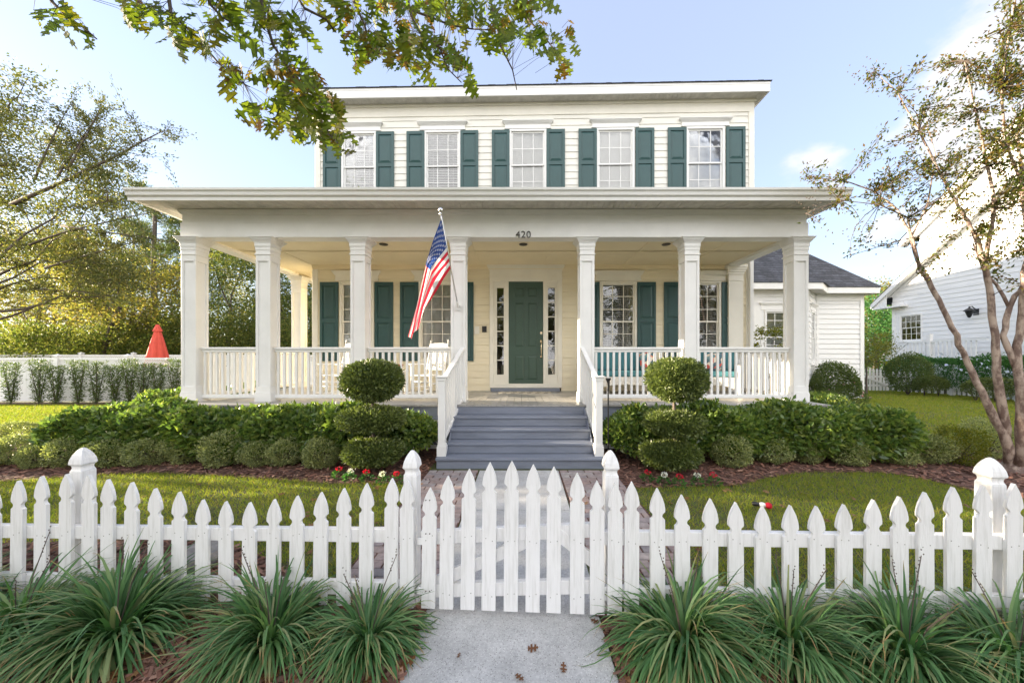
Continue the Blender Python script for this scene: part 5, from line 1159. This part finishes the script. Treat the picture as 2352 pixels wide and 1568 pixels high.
# far picket fence with gate
ff=empty('far_picket_fence',(18.0,14.6,0)); tag(ff,'low white picket fence half hidden by clipped hedges at the far right','fence'); inv=Matrix.Translation(-ff.location)
def farrun(parent,a,b,n,inv,top=1.0):
    a,b=Vector((*a,0)),Vector((*b,0)); rz=math.atan2(b.y-a.y,b.x-a.x)
    for i in range(n): p=a.lerp(b,(i+.5)/n); o=picket(parent,p.x,p.y,top,.06,.09,rz); o.matrix_parent_inverse=inv
    for z in (.3,.72): mb=MB(); mb.bar(a+Vector((0,.03,z)),b+Vector((0,.03,z)),.04,.09); o=mb.build('rail',M['fence'],parent); o.matrix_parent_inverse=inv
farrun(ff,(17.75,16.7),(18.6,15.0),10,inv); farrun(ff,(18.6,15.0),(18.3,11.2),22,inv)
for (x,y) in ((18.6,15.0),(18.45,12.9)): fpost(ff,x,y,1.36,.07)
for ch in ff.children: ch.matrix_parent_inverse=inv
fg=empty('far_gate',(17.2,16.7,0)); tag(fg,'small white picket gate with diagonal brace between the two houses','gate'); inv=Matrix.Translation(-fg.location)
farrun(fg,(16.55,16.9),(17.7,16.7),8,inv,1.12); mb=MB(); mb.bar((16.7,16.86,.72),(17.6,16.68,.30),.03,.08); o=mb.build('brace',M['fence'],fg); o.matrix_parent_inverse=inv
# crepe myrtle on the right, many stems
cm=empty('crepe_myrtle',(7.0,4.95,0)); tag(cm,'multi-stemmed crepe myrtle with mottled smooth bark on the right','tree'); off=Vector((7.0,4.95,0))
def mp(x,y,Y): return at(x,y,Y)-off
ST=[([(2338,1085,4.95),(2300,990,4.95),(2252,900,5.0),(2212,810,5.05),(2178,735,5.05),(2148,675,5.1),(2112,612,5.1)],[.115,.085,.07,.06,.055,.05,.05]),
 ([(2112,612,5.1),(2092,545,5.1),(2062,482,5.2),(2010,440,5.3),(1940,415,5.4),(1850,405,5.5)],[.04,.03,.024,.018,.012,.005]),
 ([(2112,612,5.1),(2085,500,5.0),(2020,470,5.0),(1930,460,5.1),(1850,490,5.2)],[.03,.018,.012,.008,.004]),
 ([(2312,1010,4.95),(2296,880,4.9),(2282,770,4.9),(2276,680,4.9),(2262,600,4.9),(2240,540,4.95)],[.09,.075,.065,.06,.055,.05]),
 ([(2240,540,4.95),(2205,480,5.0),(2160,400,5.0),(2110,300,5.1),(2060,210,5.2),(2008,165,5.3)],[.04,.03,.025,.018,.012,.005]),
 ([(2262,600,4.9),(2285,480,4.8),(2270,380,4.8),(2240,250,4.8),(2215,140,4.8)],[.045,.035,.028,.018,.006]),
 ([(2345,1070,4.9),(2342,900,4.8),(2335,790,4.8),(2352,690,4.75),(2362,560,4.7),(2350,430,4.7),(2335,300,4.7)],[.10,.08,.07,.065,.05,.04,.02]),
 ([(2338,850,4.8),(2306,770,4.85),(2318,705,4.85),(2350,655,4.8),(2375,560,4.8)],[.06,.055,.05,.045,.035]),
 ([(2318,705,4.85),(2290,655,4.9),(2262,630,4.95),(2235,560,5.0)],[.035,.03,.025,.015]),
 ([(2350,430,4.7),(2310,330,4.6),(2300,200,4.6),(2320,60,4.5),(2345,-60,4.5)],[.03,.024,.018,.014,.008]),
 ([(2092,545,5.1),(2130,470,5.1),(2150,360,5.2),(2120,250,5.2)],[.022,.018,.012,.005]),
 ([(2350,1080,4.9),(2390,940,4.8),(2420,800,4.7),(2440,600,4.6),(2430,300,4.6)],[.09,.07,.06,.05,.03])]
mb=MB(); tips=[]
for pts,rad in ST:
    P=[mp(*p) for p in pts]; Q=[]; Rr=[]
    for i in range(len(P)-1):
        for k in range(4):
            t=k/4; Q.append(P[i].lerp(P[i+1],t)+Vector(rng.normal(size=3))*rad[i]*.12); Rr.append((rad[i]+(rad[i+1]-rad[i])*t)*random.uniform(.93,1.07))
    Q.append(P[-1]); Rr.append(rad[-1]); mb.tube(Q,[r*.58 for r in Rr],9)
mb.lathe((.12,0,-.03),[(.30,0),(.22,.06),(.15,.16),(.10,.26)],10)
cm_st=mb.build('trunk',M['myrtle'],cm,smooth=True)
# leafy regions given as photo ellipses with a depth
RG=[(1990,440,120,50,5.3,300),(1880,405,80,30,5.45,110),(2100,430,90,90,5.1,330),(2180,330,100,110,5.0,520),(2260,420,90,130,4.8,700),(2300,250,70,130,4.7,520),(2160,200,90,80,5.0,330),(2330,60,50,90,4.5,260),(2030,200,45,50,5.2,110),(2310,560,60,90,4.8,330),(2210,540,70,60,5.0,150),(1960,530,120,60,5.2,90),(2120,610,90,50,5.05,70),(2350,300,60,260,4.6,700),(2060,330,60,60,5.1,140),(2420,400,100,350,4.6,900),(2280,150,60,70,4.7,160)]
allb=[mp(*p) for pts,_ in ST for p in pts]; mb=MB(); LP=[];LDr=[]
for (x,y,rx,ry,Y,n) in RG:
    nc=max(6,n//11)
    for c in range(nc):
        a=random.uniform(0,6.28); q=random.random()**.5; p=mp(x+rx*q*math.cos(a),y+ry*q*math.sin(a),Y+random.uniform(-.35,.35))
        s=min(allb,key=lambda v:(v-p).length); 
        if (s-p).length>.9: s=p+(s-p).normalized()*.5
        pts=limb(mb,s,p,.006,.0025,4,.10,4); d=(p-s).normalized()
        for k in range(24):
            f=random.uniform(.35,1.08); b=s.lerp(p,f)+Vector(rng.normal(size=3))*.035; LP.append(list(b)); LDr.append(list(d*.6+Vector(rng.normal(size=3))*.5+Vector((-.1,0,.1))))
mb.build('twig',M['twig'],cm)['kind']='stuff'
LP=np.array(LP); n=len(LP); leaves('crown',LP,np.array(LDr),rng.uniform(.036,.068,n),rng.uniform(.017,.03,n),LM['myrtle'],cm)
mb=MB()
for (x,y,rx,ry,Y,n) in ((1985,170,35,25,5.3,40),(1870,470,30,30,5.2,24),(1950,540,60,25,5.2,22),(2040,560,50,20,5.1,24)):
    for k in range(n): p=mp(x+random.gauss(0,.6)*rx,y+random.gauss(0,.6)*ry,Y+random.uniform(-.05,.05)); mb.lathe(p,[(.002,-.008),(.009,-.002),(.008,.004),(.002,.01)],6)
mb.build('seed_pod',M['bark'],cm)['kind']='stuff'
# ---------------------------------------------------------------- overhanging oak
ok=empty('oak_tree',(-4.6,-1.6,0)); tag(ok,'oak with lobed green and rust leaves hanging into the top of the picture','tree'); oo=Vector((-4.6,-1.6,0))
mb=MB(); limb(mb,(0,0,-.1),(.3,.3,3.6),.24,.18,8,.03,10)
T0=Vector((.3,.3,3.6)); mb_b=MB()
def ap(x,y,Y): return at(x,y,Y)-oo
BR=[[(590,-60,3.0),(604,30,3.05),(628,105,3.1),(658,150,3.15),(690,205,3.2),(722,262,3.25),(752,305,3.25),(782,335,3.3)],
 [(380,-60,3.0),(393,33,3.0),(417,53,3.0),(450,83,3.05),(500,143,3.1),(533,177,3.1),(573,200,3.1)],
 [(90,-50,2.8),(120,5,2.8),(155,40,2.8),(190,62,2.8),(222,90,2.8)],
 [(890,-50,3.4),(911,0,3.4),(934,20,3.4),(997,43,3.45),(1034,58,3.5),(1084,67,3.5),(1136,70,3.6)],
 [(1115,-50,3.6),(1126,0,3.6),(1141,60,3.6),(1150,107,3.65),(1177,160,3.65),(1187,207,3.7)],
 [(1170,-40,3.6),(1186,0,3.7),(1217,50,3.7),(1250,83,3.75),(1270,112,3.8)],
 [(800,-50,3.3),(816,10,3.3),(838,60,3.3),(850,105,3.35),(862,130,3.4)],
 [(930,-40,3.4),(945,40,3.4),(968,80,3.45),(1005,100,3.5),(1030,160,3.5),(1060,190,3.55)],
 [(470,-40,3.0),(482,10,3.0),(510,40,3.05),(548,62,3.1)],[(660,-40,3.2),(700,20,3.2),(750,45,3.25),(770,75,3.3)]]
allp=[]; hi_pts=[]
for br in BR:
    P=[ap(*p) for p in br]; n=len(P); mb.tube(P,[.012*(1-i/n)+.003 for i in range(n)],6)
    hi_pts+=[q for q in limb(mb,T0+Vector((0,0,1.6)),P[0],.045,.012,8,.05,6)[2:]]
    for a,b in zip(P,P[1:]):
        for k in range(3): allp.append(a.lerp(b,k/3))
limb(mb,T0,T0+Vector((.2,.2,2.0)),.17,.10,5,.03,8)
mb.build('trunk',M['bark'],ok,smooth=True)
OUT=[(0,0),(.018,.13),(.10,.14),(.20,.10),(.17,.20),(.07,.25),(.06,.33),(.16,.36),(.30,.30),(.27,.38),(.36,.44),(.22,.46),(.08,.48),(.07,.57),(.15,.62),(.28,.62),(.22,.68),(.26,.78),(.14,.74),(.06,.75),(.07,.84),(.13,.92),(.04,.90),(0,1.0)]
OL=[(x,y) for x,y in OUT]+[(-x,y) for x,y in reversed(OUT[1:-1])]
def oak_leaf(V,Fc,p,d,nrm,ln,wd):
    d=d.normalized(); s=d.cross(nrm); s.normalize(); nn=s.cross(d); cu=random.uniform(-.25,.3); cv=random.uniform(.0,.35); o=len(V)
    for x,y in OL: V.append(tuple(p+d*(y*ln)+s*(x*wd*ln)+nn*(ln*(cu*y*y-cv*x*x*2+.1*abs(x)))))
    k=len(OUT); m=len(OL)
    # quads across the midrib
    for i in range(k-1):
        a=o+i; b=o+i+1; c=o+(m-i)%m; e=o+(m-i-1)%m
        L4=[]; 
        for q in (a,b,e if i<k-2 else b,c if i>0 else a):
            if q not in L4: L4.append(q)
        if len(L4)>=3: Fc.append(L4)
OR=[(110,25,40,25,2.8,5),(128,60,20,12,2.8,3),(193,70,14,8,2.8,1),(222,106,10,6,2.8,1),
 (330,28,62,34,3.0,16),(390,80,28,24,3.0,5),(430,92,38,22,3.0,6),(470,95,30,25,3.05,4),(475,25,50,30,3.05,9),(525,75,28,32,3.1,7),(530,165,28,22,3.1,5),(560,170,28,22,3.1,5),(570,242,14,10,3.1,2),(505,197,12,6,3.1,1),
 (595,35,48,36,3.1,9),(650,75,45,42,3.15,10),(690,75,32,38,3.1,5),(640,165,42,42,3.15,14),(690,190,42,42,3.2,15),(655,245,40,42,3.2,14),(615,290,24,24,3.2,5),(725,235,45,42,3.25,14),(700,290,42,26,3.2,10),(760,265,32,42,3.25,9),(775,335,28,40,3.3,8),(740,310,28,24,3.25,5),(575,250,12,12,3.2,2),
 (810,60,34,60,3.3,14),(850,110,48,44,3.35,18),(890,60,56,62,3.4,22),(910,135,48,36,3.4,16),(950,85,46,66,3.45,20),(975,165,32,30,3.45,9),(1010,60,48,62,3.5,18),(1030,120,34,38,3.5,10),(1060,170,28,34,3.5,8),(1085,60,40,66,3.55,13),(1130,45,42,48,3.6,12),(1165,85,38,34,3.65,8),(1200,45,48,46,3.7,14),(1235,80,36,30,3.7,10),(1272,110,22,22,3.75,6),(1290,145,14,18,3.8,4),(1305,75,10,24,3.8,3),(1315,122,6,8,3.8,1),(760,20,40,26,3.25,5),(1150,10,130,16,3.6,18),(950,8,150,14,3.4,20),(560,4,60,14,3.1,7)]
V=[];Fc=[]; mb=MB()
for (x,y,rx,ry,Y,n) in OR:
    n=int(n*1.55)
    for i in range(n):
        a=random.uniform(0,6.28); q=random.random()**.5; p=ap(x+rx*q*math.cos(a),y+ry*q*math.sin(a)-14,Y+random.uniform(-.4,.4))
        s=min(allp,key=lambda v:(v-p).length)
        if (s-p).length>.5: s=p+(s-p).normalized()*.3
        mb.tube([s,s.lerp(p,.55)+Vector((0,0,.02)),p],[.0022,.0018,.0012],4,cap=False)
        d=Vector((random.gauss(0,.5)+(.25 if x>1100 else 0),random.gauss(0,.45),-.75+random.gauss(0,.35))); nr=Vector((random.gauss(0,.6),-1,random.gauss(.2,.5)))
        oak_leaf(V,Fc,p,d,nr,random.uniform(.11,.19)*(1.25 if Y<3.3 else 1.0)*Y/3.3,random.uniform(.85,1.25))
for i in range(1500):
    s=random.choice(hi_pts); p=s+Vector((random.gauss(0,.30),random.gauss(0,.30),random.gauss(.05,.22))); w_=p+oo
    if w_.z-HC < 1.0275*max(w_.y,0)+.32: continue
    mb.tube([s,s.lerp(p,.5)+Vector((0,0,.02)),p],[.003,.002,.0012],4,cap=False)
    oak_leaf(V,Fc,p,Vector((random.gauss(0,.5),random.gauss(0,.45),-.7)),Vector((random.gauss(0,.6),-1,random.gauss(.2,.5))),random.uniform(.11,.18),random.uniform(.85,1.25))
mb.build('twig',M['twig'],ok)['kind']='stuff'
me=bpy.data.meshes.new('crown'); me.from_pydata(V,[],Fc); me.materials.append(LM['oak']); o=bpy.data.objects.new('crown',me); C.objects.link(o); o.parent=ok
n=9000; K=rng.normal(size=(40,3))*np.array([2.6,1.4,1.1])+np.array([-.5,.2,7.2]); P=K[rng.integers(0,40,n)]+rng.normal(size=(n,3))*.5
P=P[((P[:,2]-1.62) > 1.12*np.maximum(P[:,1]-1.6,0)+2.2)]; n=len(P); leaves('upper_crown',P,rdir(n),rng.uniform(.1,.17,n),rng.uniform(.05,.08,n),LM['oak'],ok)
# fallen leaves: five on the path, the rest litter
def flat_leaves(pts,name,size):
    V=[];Fc=[]
    for p in pts: a=random.uniform(0,6.28); oak_leaf(V,Fc,Vector(p),Vector((math.cos(a),math.sin(a),random.uniform(-.05,.1))),Vector((random.gauss(0,.2),random.gauss(0,.2),1)),size*random.uniform(.7,1.2),random.uniform(.9,1.3))
    me=bpy.data.meshes.new(name); me.from_pydata(V,[],Fc); me.materials.append(M['deadleaf']); o=bpy.data.objects.new(name,me); C.objects.link(o); return o
for (x,y,sz,lab) in ((1210,1498,.075,'brown fallen leaf near the middle of the front path'),(1052,1520,.045,'small brown fallen leaf on the left half of the front path'),(1184,1556,.085,'brown fallen leaf at the bottom edge of the front path'),(1295,1556,.05,'thin brown fallen leaf on the right half of the front path'),(1376,1440,.07,'brown fallen leaf at the right edge of the front path')):
    p=gr(x,y); o=flat_leaves([(0,0,0)],'fallen_leaf',sz); o.location=(p.x,p.y,.024); tag(o,lab,'leaf','fallen leaves on the front path')
pts=[]
for i in range(420):
    s=random.choice((-1,1)); x=random.uniform(.55,3.2)*s-.05; y=random.uniform(1.35,2.15); pts.append((x,y,.02+random.random()*.02))
for i in range(90): pts.append((random.uniform(-5,5),random.uniform(2.6,4.4),.03+random.random()*.02))
pts=[p for p in pts if not (-.62<p[0]<.52)]
tag(flat_leaves(pts,'leaf_litter',.085),'scattered brown oak leaves on the mulch and lawn','leaves',kind='stuff')
# mulch chips
polys=(bedL,bedR,bedL2,frontL,frontR); PP=[]
for poly,den in zip(polys,(420,420,700,1500,1500)):
    a=np.array(poly); lo_,hi_=a.min(0),a.max(0); n=int((hi_-lo_).prod()*den); q=rng.uniform(lo_,hi_,(n,2)); PP.append(q[inpoly(q,poly)])
q=np.concatenate(PP); n=len(q); P=np.column_stack([q,rng.uniform(.010,.03,n)]); a=rng.uniform(0,6.28,n); d=np.column_stack([np.cos(a),np.sin(a),rng.normal(0,.22,n)]); s=np.column_stack([-np.sin(a),np.cos(a),rng.normal(0,.3,n)])
l_=rng.uniform(.02,.055,n)[:,None]; w_=rng.uniform(.006,.016,n)[:,None]; V=np.stack([P-d*l_-s*w_*.6,P+d*l_*.9-s*w_,P+d*l_+s*w_*.8,P-d*l_*.85+s*w_],1).reshape(-1,3); V[:,2]=np.maximum(V[:,2],.010)
tag(npmesh('mulch_chips',V,np.arange(n*4).reshape(-1,4),M['chip']),'reddish brown bark chips covering the planting beds','mulch',kind='stuff')
# lawn blades
def blades(areas):
    Vs=[]
    for (x0,x1,y0,y1,den,h,w) in areas:
        n=int((x1-x0)*(y1-y0)*den); q=rng.uniform((x0,y0),(x1,y1),(n,2)); k=np.ones(n,bool)
        for poly in polys: k&=~inpoly(q,poly)
        k&=~((q[:,0]>-1.32)&(q[:,0]<1.34)&(q[:,1]<5.0)); k&=~((q[:,0]>-6.3)&(q[:,0]<11.3)&(q[:,1]>6.0)&(q[:,0]<5.4)); k&=~((q[:,1]>10.8)&(q[:,0]>5)&(q[:,0]<11.4))
        # thin, worn patches
        v=np.sin(q[:,0]*1.3+2)*np.sin(q[:,1]*2.1)+.6*np.sin(q[:,0]*3.7+q[:,1]*2.9); k&=rng.random(n)<np.clip(1.05+.35*v,.35,1)
        q=q[k]; n=len(q); a=rng.uniform(0,6.28,n); hh=h*rng.uniform(.5,1.2,n); ww=w*rng.uniform(.7,1.3,n); ln=rng.normal(0,.7,(n,2))*hh[:,None]
        b=np.column_stack([q,np.full(n,.0)]); s=np.column_stack([np.cos(a),np.sin(a),np.zeros(n)])*ww[:,None]/2
        Vs.append(np.stack([b-s,b+s,b+np.column_stack([ln,hh])],1).reshape(-1,3))
    V=np.concatenate(Vs); tag(npmesh('lawn_grass',V,np.arange(len(V)).reshape(-1,3),LM['grass']),'short green lawn grass around the house','grass',kind='stuff')
blades([(-8.5,-1.3,2.2,5.1,3600,.05,.006),(1.3,7.5,2.0,5.2,3600,.05,.006),(-21,-6.2,5.5,12.0,1500,.06,.013),(5.5,19,4.2,17.5,900,.06,.013)])
mb=MB(); p=gr(452,1290); mb.lathe((p.x,p.y,0),[(.17,0),(.18,.05),(.16,.09),(.02,.095)],20); tag(mb.build('stepping_stone',M['stump'],smooth=False),'round grey stone in the mulch behind the left picket fence','stone')
